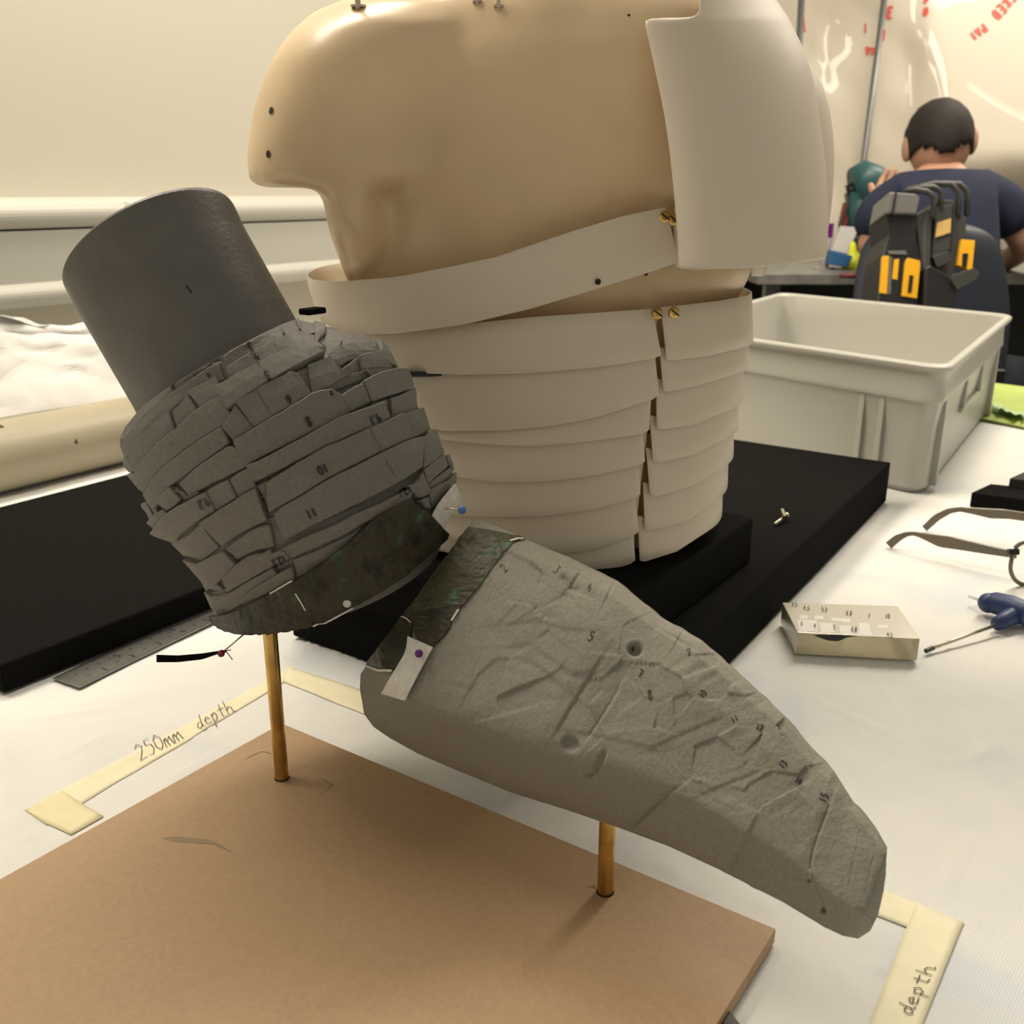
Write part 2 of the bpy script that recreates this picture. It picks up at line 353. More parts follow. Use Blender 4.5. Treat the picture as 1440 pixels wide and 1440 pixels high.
# the sheet
def seg_d(X, Y, p, q):
    px, py = p; dx, dy = q[0]-px, q[1]-py; L2 = dx*dx+dy*dy+1e-12
    t = np.clip(((X-px)*dx+(Y-py)*dy)/L2, 0, 1); return np.hypot(X-px-t*dx, Y-py-t*dy), t
NA, NB = 560, 420
aa = np.linspace(TA0, TA1, NA); bb = np.linspace(TB0, TB1, NB); GA, GB = np.meshgrid(aa, bb, indexing='ij')
X = GA*A.x+GB*B.x; Y = GA*A.y+GB*B.y
def vnoise(X, Y, s, seed):
    r = np.random.RandomState(seed); T = r.rand(64, 64); x = X*s; y = Y*s; xi = np.floor(x).astype(int); yi = np.floor(y).astype(int)
    fx = x-xi; fy = y-yi; fx = fx*fx*(3-2*fx); fy = fy*fy*(3-2*fy); g = lambda i, j: T[i % 64, j % 64]
    return (g(xi, yi)*(1-fx)+g(xi+1, yi)*fx)*(1-fy)+(g(xi, yi+1)*(1-fx)+g(xi+1, yi+1)*fx)*fy-.5
H = -.0012+.0016*vnoise(X, Y, 7, 1)+.0009*vnoise(X, Y, 19, 2)+.0006*vnoise(X, Y, 50, 3)
rv_ = 1-np.abs(vnoise(X*1.0+.3*Y, Y*.6-.3*X, 11, 5))*2; H += .0011*np.clip(rv_-.93, 0, 1)/.07*(vnoise(X, Y, 5, 6) > 0)
creases = [((240, 1030), (150, 1085)), ((190, 1010), (60, 1075)), ((330, 960), (260, 1060)), ((420, 1000), (470, 985)), ((10, 1000), (110, 960)), ((0, 1205), (60, 1160)),
           ((900, 1190), (1050, 1290)), ((960, 1150), (1010, 1260)), ((1060, 1240), (1085, 1290)), ((1215, 1340), (1255, 1375)), ((1150, 1330), (1230, 1425)), ((1370, 1160), (1320, 1280)),
           ((1330, 1080), (1440, 1030)), ((1100, 960), (1300, 1050)), ((1300, 780), (1440, 830)), ((1180, 1000), (1100, 1040)), ((30, 1010), (180, 990)), ((1310, 900), (1440, 960)),
           ((930, 1240), (1000, 1330)), ((200, 1120), (330, 1040)), ((1150, 720), (1280, 740)), ((1330, 700), (1400, 620)), ((500, 1060), (640, 1110)), ((1110, 820), (1200, 740))]
for c in creases:
    p, q = PZ(*c[0]), PZ(*c[1]); D, t = seg_d(X, Y, (p.x, p.y), (q.x, q.y)); s = np.sin(np.pi*np.clip(t, 0.02, .98))
    H += random.choice([.0017, .0022, .0014])*np.exp(-(D/.0028)**2)*s - .0006*np.exp(-(D/.011)**2)
for k in range(9):                                                     # gathers where the sheet meets the foam slab
    x0 = 425+k*11+random.uniform(-3, 3); p = PZ(x0, 900+k*3.2); q = PZ(x0+random.uniform(-4, 6)+6, 935+k*4.5)
    D, t = seg_d(X, Y, (p.x, p.y), (q.x, q.y)); H += .0032*np.exp(-(D/.0028)**2)*(1-t)
V = np.stack([X, Y, H], -1).reshape(-1, 3)
i, j = np.meshgrid(np.arange(NA-1), np.arange(NB-1), indexing='ij'); a0 = (i*NB+j).ravel()
Fc = np.stack([a0, a0+NB, a0+NB+1, a0+1], -1)
# overhang on the free edges
me = bpy.data.meshes.new('protective_sheet'); me.from_pydata(V.tolist(), [], Fc.tolist()); me.materials.append(M['cloth'])
me.polygons.foreach_set('use_smooth', [True]*len(me.polygons)); sheet = bpy.data.objects.new('protective_sheet', me); COL.objects.link(sheet)
tag(sheet, 'creased white nonwoven sheet covering the whole work bench', 'sheet')

# ------------------------------------------------------------------ black foam
def slab(name, P4, z0, h, label, bev=.002):
    o = MB().prism([Vector((p[0], p[1], z0)) for p in P4], (0, 0, h)).out(name, M['black_foam'], bevel=bev); return tag(o, label, 'foam')
N_ = Vector((.089, .610, 0)); NL = Vector((-.196, .812, 0)); FR = PZ(1246, 706, 0); FL = FR+(NL-N_)
slab('foam_slab', [N_, FR, FL, NL], 0.0008, .052, 'large flat black foam slab under the armour torso and its foam plinth')
pfr = PZ(1055, 790, .053); p1 = pfr-A*.285; p2 = p1-B*.31; p3 = pfr-B*.31
slab('foam_plinth', [p1, pfr, p3, p2], .053, .0435, 'smaller black foam block stacked on the large slab directly under the torso')
l0 = PZ(6, 977, 0); l1 = l0+A*1.25; bw = .40
slab('foam_board', [l0, l1, l1-B*bw, l0-B*bw], .0008, .0245, 'thin long black foam sheet on the left behind the steel ruler')
# foam offcuts at the right edge
g = PZ(1363, 713, 0); 
o = MB().prism([PZ(1363, 713, 0), PZ(1440, 724, 0), PZ(1500, 735, 0), PZ(1500, 712, 0), PZ(1390, 700, 0)], (0, 0, .019)).out('foam_offcut', M['black_foam'], bevel=.001)
tag(o, 'thin black foam offcut lying behind the glasses at the right edge', 'foam')
o = MB().prism([PZ(1421, 708, 0)+Vector((0, .012, 0)), PZ(1500, 718, 0)+Vector((0, .012, 0)), PZ(1500, 690, 0), PZ(1440, 692, 0)], (0, 0, .030)).out('foam_block', mat('grey_black_foam', (.03, .028, .027), .9), bevel=.001)
tag(o, 'charcoal foam block with greyish top behind the thin foam offcut', 'foam')

# ------------------------------------------------------------------ roll and tissue against the wall
r_ = .046; ra = -.35
rn = 1.275
rl = empty('material_roll', AB(ra, -rn, 0), 'long cream coloured roll lying along the back of the bench by the wall', 'roll')
MB().tube([AB(a, -rn, r_+.001) for a in np.linspace(ra, 1.9, 12)], r_, 40).out('outer_wrap', M['rollm'], rl, smooth=True)
mb = MB(); mb.tube([AB(ra-.01, -rn, r_+.001), AB(ra+.02, -rn, r_+.001)], .02, 20).out('core_tube', M['mdf'], rl)
sp = PN(107, 621, AB(0, -rn+r_, 0), B)
mb = MB()
rolb = BVHTree.FromPolygons(*(lambda m_: ([v for v in m_.V], m_.F))(MB().tube([AB(a, -rn, r_+.001) for a in np.linspace(ra, 1.9, 12)], r_, 40)))
for (x, y, s) in ((107, 621, 2.6), (2, 600, 3)):
    h, n = hit(rolb, x, y, (x, y+20)); u = n.cross(Vector((0, 0, 1))).normalized(); v = n.cross(u)
    mb = MB(); mb.add([h+n*.0004+(u*math.cos(t)*.8+v*math.sin(t)*1.3)*s/1400*1.35*(1+.3*math.sin(3*t)) for t in np.linspace(0, 6.28, 12, endpoint=False)], [tuple(range(12))]); mb.out('tear_mark', M['hole'], rl)
# crumpled tissue on the roll
nu_, nv_ = 70, 44; V = []
for j in range(nv_):
    for i in range(nu_):
        a = .45+.80*i/(nu_-1); t = j/(nv_-1)
        n = rn+.03+(.10*math.sin(t*1.6)); z = .085+.13*math.sin(min(1, t*1.15)*math.pi/2)
        V.append((a, n, z, t))
V = np.array(V); aN = V[:, 0]; tN = V[:, 3]
k1 = np.abs(vnoise(aN, tN*.3, 9, 11))+.6*np.abs(vnoise(aN, tN*.3, 21, 12)); k2 = np.abs(vnoise(aN+3, tN*.35, 12, 13))+.5*vnoise(aN, tN*.35, 33, 14)
top = np.interp(aN, [.45, .72, .80, .88, .93, 1.0, 1.12, 1.25], [1.05, 1.0, .86, .80, .86, .74, .3, .1])
zz = .07+(V[:, 2]-.07)*top+(k2-.1)*.03*tN; nn = V[:, 1]-k1*.05*tN**.5
VV = [AB(a, -n, z) for a, n, z in zip(aN, nn, zz)]
Fc = [(j*nu_+i, j*nu_+i+1, (j+1)*nu_+i+1, (j+1)*nu_+i) for j in range(nv_-1) for i in range(nu_-1)]
o = mesh('tissue_sheet', VV, Fc, M['tissue'], smooth=False, solid=.0006); tag(o, 'crumpled white tissue paper heaped on the cream roll by the wall', 'tissue paper')
h, n = hit(rolb, 440, 446, (440, 470)); 
o = MB().box(h+Vector((0, 0, .004)), A*.008, B*.005, Vector((0, 0, .002))).out('foam_strip', M['black_foam'], bevel=.001); tag(o, 'small black strip lying on the roll behind the foam layers', 'foam')

# ------------------------------------------------------------------ steel ruler
ru = PZ(74, 954.5, .0005); ru2 = PZ(292, 852.5, .0005); rd_ = (ru2-ru).normalized(); rs = PZ(108, 969.5, .0005)-ru
rp_ = Vector((rd_.y, -rd_.x, 0)); wr = rs.dot(rp_); rv = empty('steel_ruler', ru, 'steel ruler with inch and metric scales lying along the black foam sheet', 'ruler')
LR = .31
MB().prism([ru, ru+rd_*LR, ru+rd_*LR+rp_*wr, ru+rp_*wr], (0, 0, .0009)).out('blade', M['steel'], rv)
zr = .0016
mb = MB(); 
def rmark(s, t0, t1, wd=.00025): p = ru+rd_*s; p.z = zr; ribbon(mb, [p+rp_*wr*t0, p+rp_*wr*t1], [Vector((0, 0, 1))]*2, wd)
mm = (PZ(219, 891, 0)-PZ(150, 926, 0)).length/50
for k in range(0, 300):
    s = .003+k*mm
    if s > LR-.004: break
    rmark(s, 0.01, .22 if k % 10 == 0 else (.16 if k % 5 == 0 else .09))
inch = 25.4*mm
for k in range(0, 16*12):
    s = .003+k*inch/16
    if s > LR-.004: break
    rmark(s, .99, .74 if k % 16 == 0 else (.82 if k % 4 == 0 else .88))
mb.out('graduation_marks', M['pen'], rv)
mb = MB()
def rtext(txt, s, t, size, wd):
    base = ru+rd_*s+rp_*wr*t; base.z = zr
    x = 0
    for ch in txt:
        for st in GL[ch]:
            pts = [base+rd_*((x+p[0]*.6)*size)-rp_*(p[1]*size) for p in st]
            ribbon(mb, pts, [Vector((0, 0, 1))]*len(pts), wd)
        x += .75
for k, t_ in ((5, '5'), (10, '10'), (15, '15'), (20, '20')): rtext(t_, .003+k*10*mm-.008, .52, .0070, .0017)
for k in range(1, 25):
    if k % 5: rtext(str(k % 10), .003+k*10*mm-.002, .40, .0032, .0009)
for k in range(1, 10): rtext(str(k), .003+k*inch-.002, .84, .0065, .0016)
for k in range(0, 9): rtext('12', .003+(k+.5)*inch-.002, .74, .0028, .0006)
mb.out('scale_numbers', M['pen'], rv)

# ------------------------------------------------------------------ masking tape
Hc = H.copy()
def cz(p):
    fa = (p.dot(A)-TA0)/(TA1-TA0)*(NA-1); fb = (p.dot(B)-TB0)/(TB1-TB0)*(NB-1); i0 = int(min(max(fa, 0), NA-2)); j0 = int(min(max(fb, 0), NB-2)); u = fa-i0; v = fb-j0
    return (Hc[i0, j0]*(1-u)+Hc[i0+1, j0]*u)*(1-v)+(Hc[i0, j0+1]*(1-u)+Hc[i0+1, j0+1]*u)*v
def tape(top, bot, label, dz=.0004, mt='tape', n=50):
    T = resample(top, n); Bo = resample(bot, n); V = []; m = 7
    for k in range(n):
        for q_ in range(m):
            p = T[k].lerp(Bo[k], q_/(m-1)); w_ = PZ(p.x, p.y, 0); w_.z = cz(w_)+dz; V.append(w_)
    o = mesh('tape_strip', V, [(k*m+q_, k*m+q_+1, (k+1)*m+q_+1, (k+1)*m+q_) for k in range(n-1) for q_ in range(m-1)], M[mt], smooth=True, solid=.0002); return tag(o, label, 'tape')
t1 = tape([(34, 1139), (408, 937)], [(66, 1160), (400, 957)], 'masking tape with handwriting 250mm depth, left of the wooden board')
t4 = tape([(37, 1139), (88, 1113), (146, 1149)], [(38, 1141), (66, 1158), (100, 1175)], 'short overlapping masking tape end at the lower left corner of the taped outline', .0008, 'tape2', 12)
t2 = tape([(405, 936), (505, 967), (1240, 1250), (1356, 1297)], [(398, 957), (503, 999), (1238, 1289), (1340, 1330)], 'long masking tape strip passing beneath the tapered grey foam piece', .0008, n=110)
t3 = tape([(1289, 1269), (1190, 1520)], [(1355, 1297), (1265, 1520)], 'masking tape reading depth running off the bottom edge at the right', .0012, n=24)
def on_c(dz): 
    def f_(x, y): p = PZ(x, y, 0); p.z = cz(p)+dz; return p, Vector((0, 0, 1))
    return f_
mb = MB(); text_px(mb, on_c(.0009), '250mm', 222, 1043, 24, .87, -.47, .0006, .95); text_px(mb, on_c(.0009), 'depth', 300, 1004, 20, .87, -.47, .0006, .95)
mb.out('handwriting', M['pencil'], t1)
mb = MB(); text_px(mb, on_c(.0017), 'depth', 1287, 1392, 25, .45, -.89, .0006, 1.0, up=(-.95, -.3)); mb.out('handwriting', M['pencil'], t3)

# ------------------------------------------------------------------ MDF board with brass rods
TZ = .009+.0008
c0 = PZ(396, 1017, TZ); c1 = PZ(1091, 1306, TZ); bl = (c1-c0); q = Vector((bl.y, -bl.x, 0)).normalized()
if q.y > 0: q = -q
qd = (PZ(0, 1236, TZ)-c0).normalized(); q2 = (PZ(1008, 1440, TZ)-c1).normalized(); 
c2 = c1+q2*.31; c3 = c0+qd*.335
brd = empty('mounting_board', ((c0.x+c2.x)/2, (c0.y+c2.y)/2, 0), 'square brown fibreboard base with two upright brass rods', 'board')
MB().prism([Vector((p.x, p.y, .0012)) for p in (c0, c1, c2, c3)], (0, 0, TZ-.0012)).out('board', M['mdf'], brd, bevel=.0004)
f1 = PZ(396.5, 1094, TZ); f2 = PZ(851, 1254, TZ)
tp1 = PY(383, 880, f1.y); tp2 = PY(854, 1140, f2.y)
RD = .0045
for f, tp in ((f1, tp1), (f2, tp2)):
    MB().tube([(f.x, f.y, TZ-.004), (f.x, f.y, tp.z+.004)], RD, 24).out('brass_rod', M['brass'], brd, smooth=True, bevel=.0003)
    MB().tube([(f.x, f.y, TZ-.002), (f.x, f.y, TZ+.0001)], RD+.0006, 24).out('drilled_hole', M['hole'], brd)
mb = MB()
for pl in ([(345, 1067), (368, 1056), (382, 1060)], [(452, 1094), (468, 1104), (449, 1119)], [(826, 1246), (838, 1249), (834, 1244)]):
    mb = MB(); ps = [PZ(x, y, TZ+.0002) for x, y in resample(pl, 8)]; ribbon(mb, ps, [Vector((0, 0, 1))]*8, .0004); mb.out('pencil_mark', M['pencil'], brd)
mb = MB(); ps = resample([(230, 1178), (258, 1181), (300, 1184), (325, 1198)], 10); pw = [.0005, .002, .003, .0024, .002, .0026, .0018, .001, .0007, .0003]
V = []
for k, p in enumerate(ps):
    c = PZ(p.x, p.y, TZ+.00015); V += [c-Vector((.3, 1, 0))*pw[k]*.9, c+Vector((.3, 1, 0))*pw[k]*.9]
mb.add(V, [(2*k, 2*k+1, 2*k+3, 2*k+2) for k in range(9)]); mb.out('smear_mark', M['smear'], brd)
o = MB().prism([PZ(1024, 1428, .001), PZ(1060, 1475, .001), PZ(1030, 1475, .001), PZ(1014, 1445, .001)], (0, 0, .004)).out('craft_blade', M['dark_rubber'], bevel=.0005)
tag(o, 'black pointed tool tip poking out beside the board at the bottom edge', 'tool')

# ================================================================== upper foam piece
D1 = depth(tp1)+.004
def rad(dx): return dx
SM = [(96, 385, 318, 277, -50, D1-.015), (90, 402, 330, 290, -62, D1-.015), (110, 440, 345, 322, -52, D1-.013), (190, 577, 415, 447, -10, D1-.008), (215, 640, 450, 505, -8, D1-.004)]
SM = [(94, 397, 327, 286, -61, D1-.015)]+SM[1:]
arm = empty('foam_upper_arm', (f1.x, f1.y, tp1.z), 'grey carved foam arm of numbered stacked layers topped by a smooth cylinder', 'foam sculpture')
NS = 96
def mk_loft(name, st, n, mt, parent, rr=.9, smooth=True, prof=None, nseg=NS):
    d = densify(st, n); V = loft_pts(d, nseg, rr, prof); return mesh(name, V, loft_faces(len(d), nseg), mt, parent, smooth=smooth)
core = mk_loft('smooth_core', SM, 40, M['foam_core'], arm)
SL = [(188, 583, 425, 447, -12), (168, 604, 470, 456, -14), (161, 622, 500, 466, -14), (166, 644, 525, 472, -13), (173, 664, 545, 484, -12), (185, 688, 562, 503, -10), (197, 713, 574, 519, -8),
      (208, 738, 583, 545, -5), (220, 757, 593, 572, -3), (236, 772, 606, 598, 0), (250, 786, 622, 617, 2), (261, 803, 636, 643, 4), (274, 825, 646, 668, 8), (286, 849, 645, 690, 16), (292, 860, 637, 725, 34), (297, 868, 628, 750, 62)]
SL = [(*s, D1-.008+.010*k/15, max(math.hypot(s[2]-s[0], s[3]-s[1])/2, 176+2.5*k if k < 7 else 0)) for k, s in enumerate(SL)]
# the outer skin only guides the carved pieces
gd = densify(SL, 60); GV = loft_pts(gd, 160, .9); G = BVHTree.FromPolygons(GV, loft_faces(60, 160))
CEN = (415, 660)
# stacked discs (each layer a piece)
NLY = 12
for k in range(NLY):
    s0, s1 = k/NLY, (k+1)/NLY
    sub = []
    for s in (s0, s0+.004, s1-.004, s1): 
        x = s*59; i0 = min(58, int(x)); t = x-i0; sub.append(tuple(gd[i0][c]*(1-t)+gd[i0+1][c]*t for c in range(7)))
    Vv = []; ang = 0; ns = 72; fac = np.zeros(ns); i = 0
    while i < ns:
        wdt = random.randint(4, 10); fac[i:i+wdt] = random.uniform(.935, .962); i += wdt
    # blocky outline of the far side stays visible when the viewpoint moves
    for r_i, stn in enumerate(sub):
        P = loft_pts([stn], ns, .9); C = sum(P, Vector())/ns
        for kk, p in enumerate(P): Vv.append(C+(p-C)*fac[kk])
    mesh('foam_layer', Vv, loft_faces(4, ns), M['foam'], arm)
def blk(top, bot, off, thick=.012, name='foam_block', **k):
    return patch(name, G, top, bot, off*.0016+.0013, thick, M['foam'], arm, CEN, offb=off*.0016-.0006, **k)
# ---- front strips, numbered 3..12 (pixels of the photograph on the foam's own surface)
blk([(313,498),(342,475),(370,457),(384,450)], [(318,522),(350,505),(380,490),(402,474)], -.6)
blk([(319,518),(355,495),(384,481),(406,473)], [(326,534),(355,519),(398,501),(421,492)], .6)
blk([(306,549),(342,530),(383,508),(418,494),(443,486),(456,496)], [(322,576),(349,556),(383,535),(425,513),(457,497),(458,497)], 2.2)
blk([(312,600),(320,592),(332,568)], [(327,621),(342,612),(357,602)], .0)
blk([(332,566),(362,548),(390,533),(414,522),(419,528)], [(357,602),(385,586),(412,569),(430,559),(438,553)], .7)
blk([(415,522),(432,513),(440,512)], [(438,553),(450,548),(453,545)], -1.6)
blk([(433,514),(457,505),(466,502),(475,516),(494,524)], [(439,552),(457,545),(474,535),(485,530),(495,525)], -.2)
blk([(330,620),(358,603),(397,580),(437,555),(462,547),(478,557)], [(347,655),(378,638),(410,622),(450,602),(478,588),(492,580)], 1.0)
blk([(478,557),(484,553),(507,541)], [(492,580),(505,573),(522,565)], .6)
blk([(350,654),(380,640),(410,624),(440,607),(470,590),(503,577),(535,567)], [(359,677),(385,665),(420,647),(458,628),(487,615),(520,602),(547,589)], 1.8)
blk([(377,676),(398,663),(423,647),(460,627),(508,607),(562,583)], [(380,720),(400,709),(436,690),(463,672),(526,641),(579,617)], 2.0, nv=3)
blk([(564,584),(580,577),(593,575)], [(580,617),(592,610),(606,602)], .2)
blk([(388,721),(400,711),(463,674),(526,643),(573,621),(592,619)], [(402,758),(436,741),(470,724),(526,697),(565,675),(592,658)], 1.6, nv=3)
blk([(593,619),(600,610),(611,605)], [(596,658),(612,648),(626,638)], .3)
blk([(384,778),(400,769),(436,752),(472,738),(501,722),(544,703),(580,685)], [(411,785),(430,775),(455,766),(486,752),(508,738),(545,720),(580,700)], .2)
blk([(411,788),(440,777),(472,763),(508,746),(540,728),(566,712)], [(415,818),(440,804),(470,786),(508,762),(540,744),(575,722)], -1.2)
# ---- upper right blocks
blk([(385,450),(400,447),(420,446),(440,449)], [(398,462),(411,460),(432,475),(452,487)], -2.2)
blk([(397,462),(411,458),(424,468)], [(419,491),(426,490),(436,486)], -.9)
blk([(416,449),(420,448)], [(421,458),(424,459)], -.4)
blk([(441,451),(450,453),(458,456)], [(446,480),(452,470),(458,466)], -.4)
blk([(457,456),(470,462),(487,470)], [(459,488),(468,486),(480,478)], -1.4)
blk([(463,494),(470,484),(480,477)], [(466,498),(476,497),(484,494)], -2.0)
blk([(481,477),(498,472),(514,471)], [(487,493),(510,492),(531,494)], .1)
blk([(462,498),(478,494),(492,490),(512,492),(531,494)], [(468,511),(477,514),(493,504),(515,500),(535,497)], -.8)
blk([(503,501),(520,497),(539,495)], [(513,518),(535,517),(553,517)], .4)
blk([(480,518),(494,508),(503,501)], [(486,521),(500,521),(512,517)], -1.6)
blk([(521,474),(527,473)], [(531,494),(537,493)], -1.0)
blk([(527,473),(537,477),(545,488)], [(548,507),(554,511),(562,514)], -.2)
blk([(457,543),(475,532),(494,522),(515,518)], [(470,547),(490,540),(507,532),(527,524)], -1.9)
blk([(513,520),(535,517),(572,516)], [(530,530),(545,524),(575,520)], -.8)
blk([(508,537),(525,528),(537,523),(560,519),(573,517)], [(523,565),(535,561),(553,555),(570,549),(582,543)], .6)
blk([(523,566),(535,563),(548,560)], [(532,575),(545,592),(552,589)], -1.4)
blk([(548,560),(565,555),(583,545)], [(554,589),(570,583),(590,576)], -.2)
blk([(584,546),(588,552)], [(590,576),(595,580)], -1)
blk([(596,660),(612,648),(625,638)], [(606,680),(618,668),(634,655)], -.6)
blk([(606,680),(620,668),(638,655)], [(612,690),(626,680),(642,668)], -1.5)
blk([(570,684),(585,680),(593,664)], [(590,700),(600,698),(608,690)], .3)
blk([(590,705),(599,699)], [(596,714),(606,716)], .9)
blk([(604,690),(625,680),(646,664)], [(612,716),(625,705),(642,690)], -.8)
blk([(627,640),(634,638)], [(636,652),(642,660)], -.4)
# ---- left side layers
blk([(161,618),(172,600),(188,584),(219,553),(240,537),(267,519)], [(166,640),(176,615),(192,595),(221,567),(243,550),(268,534)], -1.6)
blk([(267,518),(285,505),(305,498)], [(268,534),(286,521),(300,513)], -2.2)
blk([(172,630),(184,602),(219,569),(258,540),(294,515),(308,510)], [(180,650),(189,625),(220,592),(262,553),(290,540),(314,532)], -.9)
blk([(296,510),(312,507),(320,520)], [(306,530),(318,528),(324,536)], -1.4)
blk([(180,650),(188,625),(210,603),(238,577)], [(189,672),(195,655),(217,630),(244,607)], -.3)
blk([(239,577),(252,567),(262,554)], [(245,606),(258,595),(275,580)], -1.1)
blk([(264,551),(284,539),(304,530)], [(279,572),(296,562),(313,553)], -.3)
blk([(188,672),(196,654),(218,629),(246,606),(280,575),(312,557)], [(202,694),(212,676),(230,656),(267,628),(300,607),(328,588)], .5, nv=3)
blk([(203,695),(214,676),(229,658),(266,629),(312,600)], [(214,718),(226,700),(240,682),(265,665),(322,624)], .3, nv=3)
blk([(256,680),(266,668),(280,656),(305,639),(327,624),(334,630)], [(266,699),(280,690),(294,682),(320,670),(349,655)], .7)
blk([(166,646),(172,640),(180,652)], [(176,668),(182,664),(188,672)], -1)
blk([(175,668),(183,665),(190,675)], [(190,692),(196,690),(204,696)], -1.4)
blk([(195,713),(199,708),(204,706)], [(206,733),(210,731),(213,728)], -.6)
blk([(205,700),(212,705)], [(213,729),(218,727)], -.9)
blk([(219,702),(232,690),(241,684)], [(234,719),(246,711),(253,703)], .4)
blk([(241,685),(248,687)], [(254,705),(262,702)], -1.2)
blk([(207,735),(218,722),(229,716)], [(216,748),(226,735),(234,724)], -.2)
blk([(215,748),(235,722),(262,706),(292,690)], [(243,762),(262,745),(281,731),(304,718)], 1.0, nv=3)
blk([(292,690),(308,681),(323,674)], [(304,718),(318,710),(333,700)], .4)
blk([(323,674),(338,663),(352,657)], [(333,700),(346,693),(360,687)], .0)
blk([(244,764),(263,752),(280,737)], [(256,786),(270,790),(278,792)], -1.6)
blk([(258,758),(270,748),(282,736)], [(280,792),(292,782),(305,772)], -.6)
blk([(283,733),(300,722),(317,711),(340,697),(360,685)], [(312,768),(328,757),(346,746),(360,738),(376,732)], .9, nv=3)
blk([(361,684),(374,676)], [(376,716),(384,702)], -.8)
blk([(276,793),(295,783),(315,774)], [(300,824),(314,812),(331,795)], .4)
blk([(317,772),(330,762),(342,753),(360,742),(378,737)], [(331,789),(342,783),(354,777),(368,773),(384,770)], -.4)
blk([(314,812),(335,792),(355,777),(361,783),(381,772)], [(318,834),(342,820),(360,810),(383,797),(392,793)], .2, nv=3)
blk([(384,777),(400,772)], [(390,795),(408,785)], .8)
blk([(254,788),(262,790),(273,795)], [(284,830),(296,832),(312,836)], -1.3)
blk([(284,832),(298,842),(318,834)], [(292,858),(308,862),(330,852)], -1.0)
blk([(299,845),(318,836),(342,822),(382,799)], [(318,862),(330,856),(350,842),(392,815)], -.6)
blk([(339,846),(352,832),(365,823),(390,808),(411,797)], [(342,850),(365,840),(385,830),(400,820),(415,816)], .3)
blk([(334,850),(342,846),(380,828),(440,800)], [(345,860),(360,850),(390,838),(450,800)], -1.8)
# loose chips of foam still standing between the layers
for k in range(16):
    x, y = random.choice([(300,760),(350,700),(480,730),(560,610),(250,690),(520,510),(600,640),(330,830)]); x += random.uniform(-30, 30); y += random.uniform(-14, 14)
    w_, h_ = random.uniform(4, 11), random.uniform(2, 5)
    blk([(x-w_, y+w_*.5), (x+w_, y-w_*.5)], [(x-w_+2, y+w_*.5+h_), (x+w_+2, y-w_*.5+h_)], random.uniform(-.9, .2), .004, 'foam_chip')
onG = None
GM = [(on_bvh(bvh_of(core), (230, 430)))]
mb = MB(); h0 = GM[0]
ps = [h0(262+8*t, 402+10*t)[0]+h0(262+8*t, 402+10*t)[1]*.0004 for t in np.linspace(0, 1, 4)]; ribbon(mb, ps, [h0(266, 407)[1]]*4, .0011); mb.out('number_mark', M['pen'], arm)
DR = (-.9, .42)
G2 = {}
AV = []; AF = []
for o_ in [q_ for q_ in COL.objects if q_.parent == arm and q_.type == 'MESH' and q_.name.startswith('foam_')]:
    n0 = len(AV); AV += [v.co.copy() for v in o_.data.vertices]; AF += [tuple(n0+i for i in p.vertices) for p in o_.data.polygons]
ASK = BVHTree.FromPolygons(AV, AF)
def armtext(t, x, y, s, off, wd=.0011, d=DR):
    def pl(a, b_):
        h, n = hit(ASK, a, b_, CEN); return h-ray(a, b_).normalized()*.0005, n
    mb = MB(); text_px(mb, pl, t, x, y, s, d[0], d[1], wd); mb.out('number_mark', M['pen'], arm)
for t, x, y, s, off in (('3', 352, 488, 13, 1.3), ('4', 361, 503, 13, 2.0), ('5', 376, 528, 12, 3.0), ('6', 406, 562, 12, .7), ('7', 466, 552, 7, 1.2), ('8', 434, 593, 14, 1.0), ('9.1', 526, 590, 12, 1.8),
                        ('10', 454, 660, 13, 2.0), ('11', 438, 722, 13, 1.6), ('12.1', 568, 692, 10, .8), ('9.2', 285, 709, 12, 1.0), ('12.2', 391, 790, 10, 1.3), ('2', 242, 543, 9, .8), ('7', 293, 527, 5, -.8)):
    armtext(t, x, y, s, off)
# ---- pencil lines across strips
for a, b_, off in (((332, 568), (357, 601), .9), ((362, 550), (379, 578), .9), ((383, 482), (396, 497), .8), ((515, 606), (536, 640), 2.2), ((564, 584), (577, 612), 2.2), ((537, 646), (553, 674), 1.8), ((433, 497), (437, 508), 2.3), ((482, 580), (492, 575), 1.2)):
    mb = MB(); P = []; N = []
    for t in np.linspace(0, 1, 6):
        h, n = hit(G, a[0]+(b_[0]-a[0])*t, a[1]+(b_[1]-a[1])*t, CEN); P.append(h+n*(off*.0016+.0008)); N.append(n)
    ribbon(mb, P, N, .0004); mb.out('guide_line', M['pencil'], arm)


# ---- bronze band on the upper piece
ub = empty('bronze_band', Q(450, 840, D1-.06), 'dark green corroded bronze band around the lower end of the layered foam', 'bronze fragment')
def bz(top, bot, off, m_='bronze', G_=G, par=ub, cen=CEN, nm='bronze_fragment', nv=4, **k): return patch(nm, G_, top, bot, off*.001+(.0008 if G_ is G else 0), .0012, M[m_], par, cen, nv=nv, jit=.5, bevel=.0003, **k)
bz([(295,868),(310,864),(327,861),(350,850),(377,836),(410,819),(430,806)], [(298,872),(308,884),(320,897),(333,912),(347,925),(372,921),(401,911),(444,884)], 1.8, nu=22, nv=6)
bz([(430,805),(455,790),(490,762),(526,727),(545,717),(566,706),(580,707),(601,724),(626,750)], [(445,883),(470,866),(497,852),(515,842),(533,832),(560,814),(585,793),(605,775),(624,757)], 2.2, nu=30, nv=6)
mb = MB()
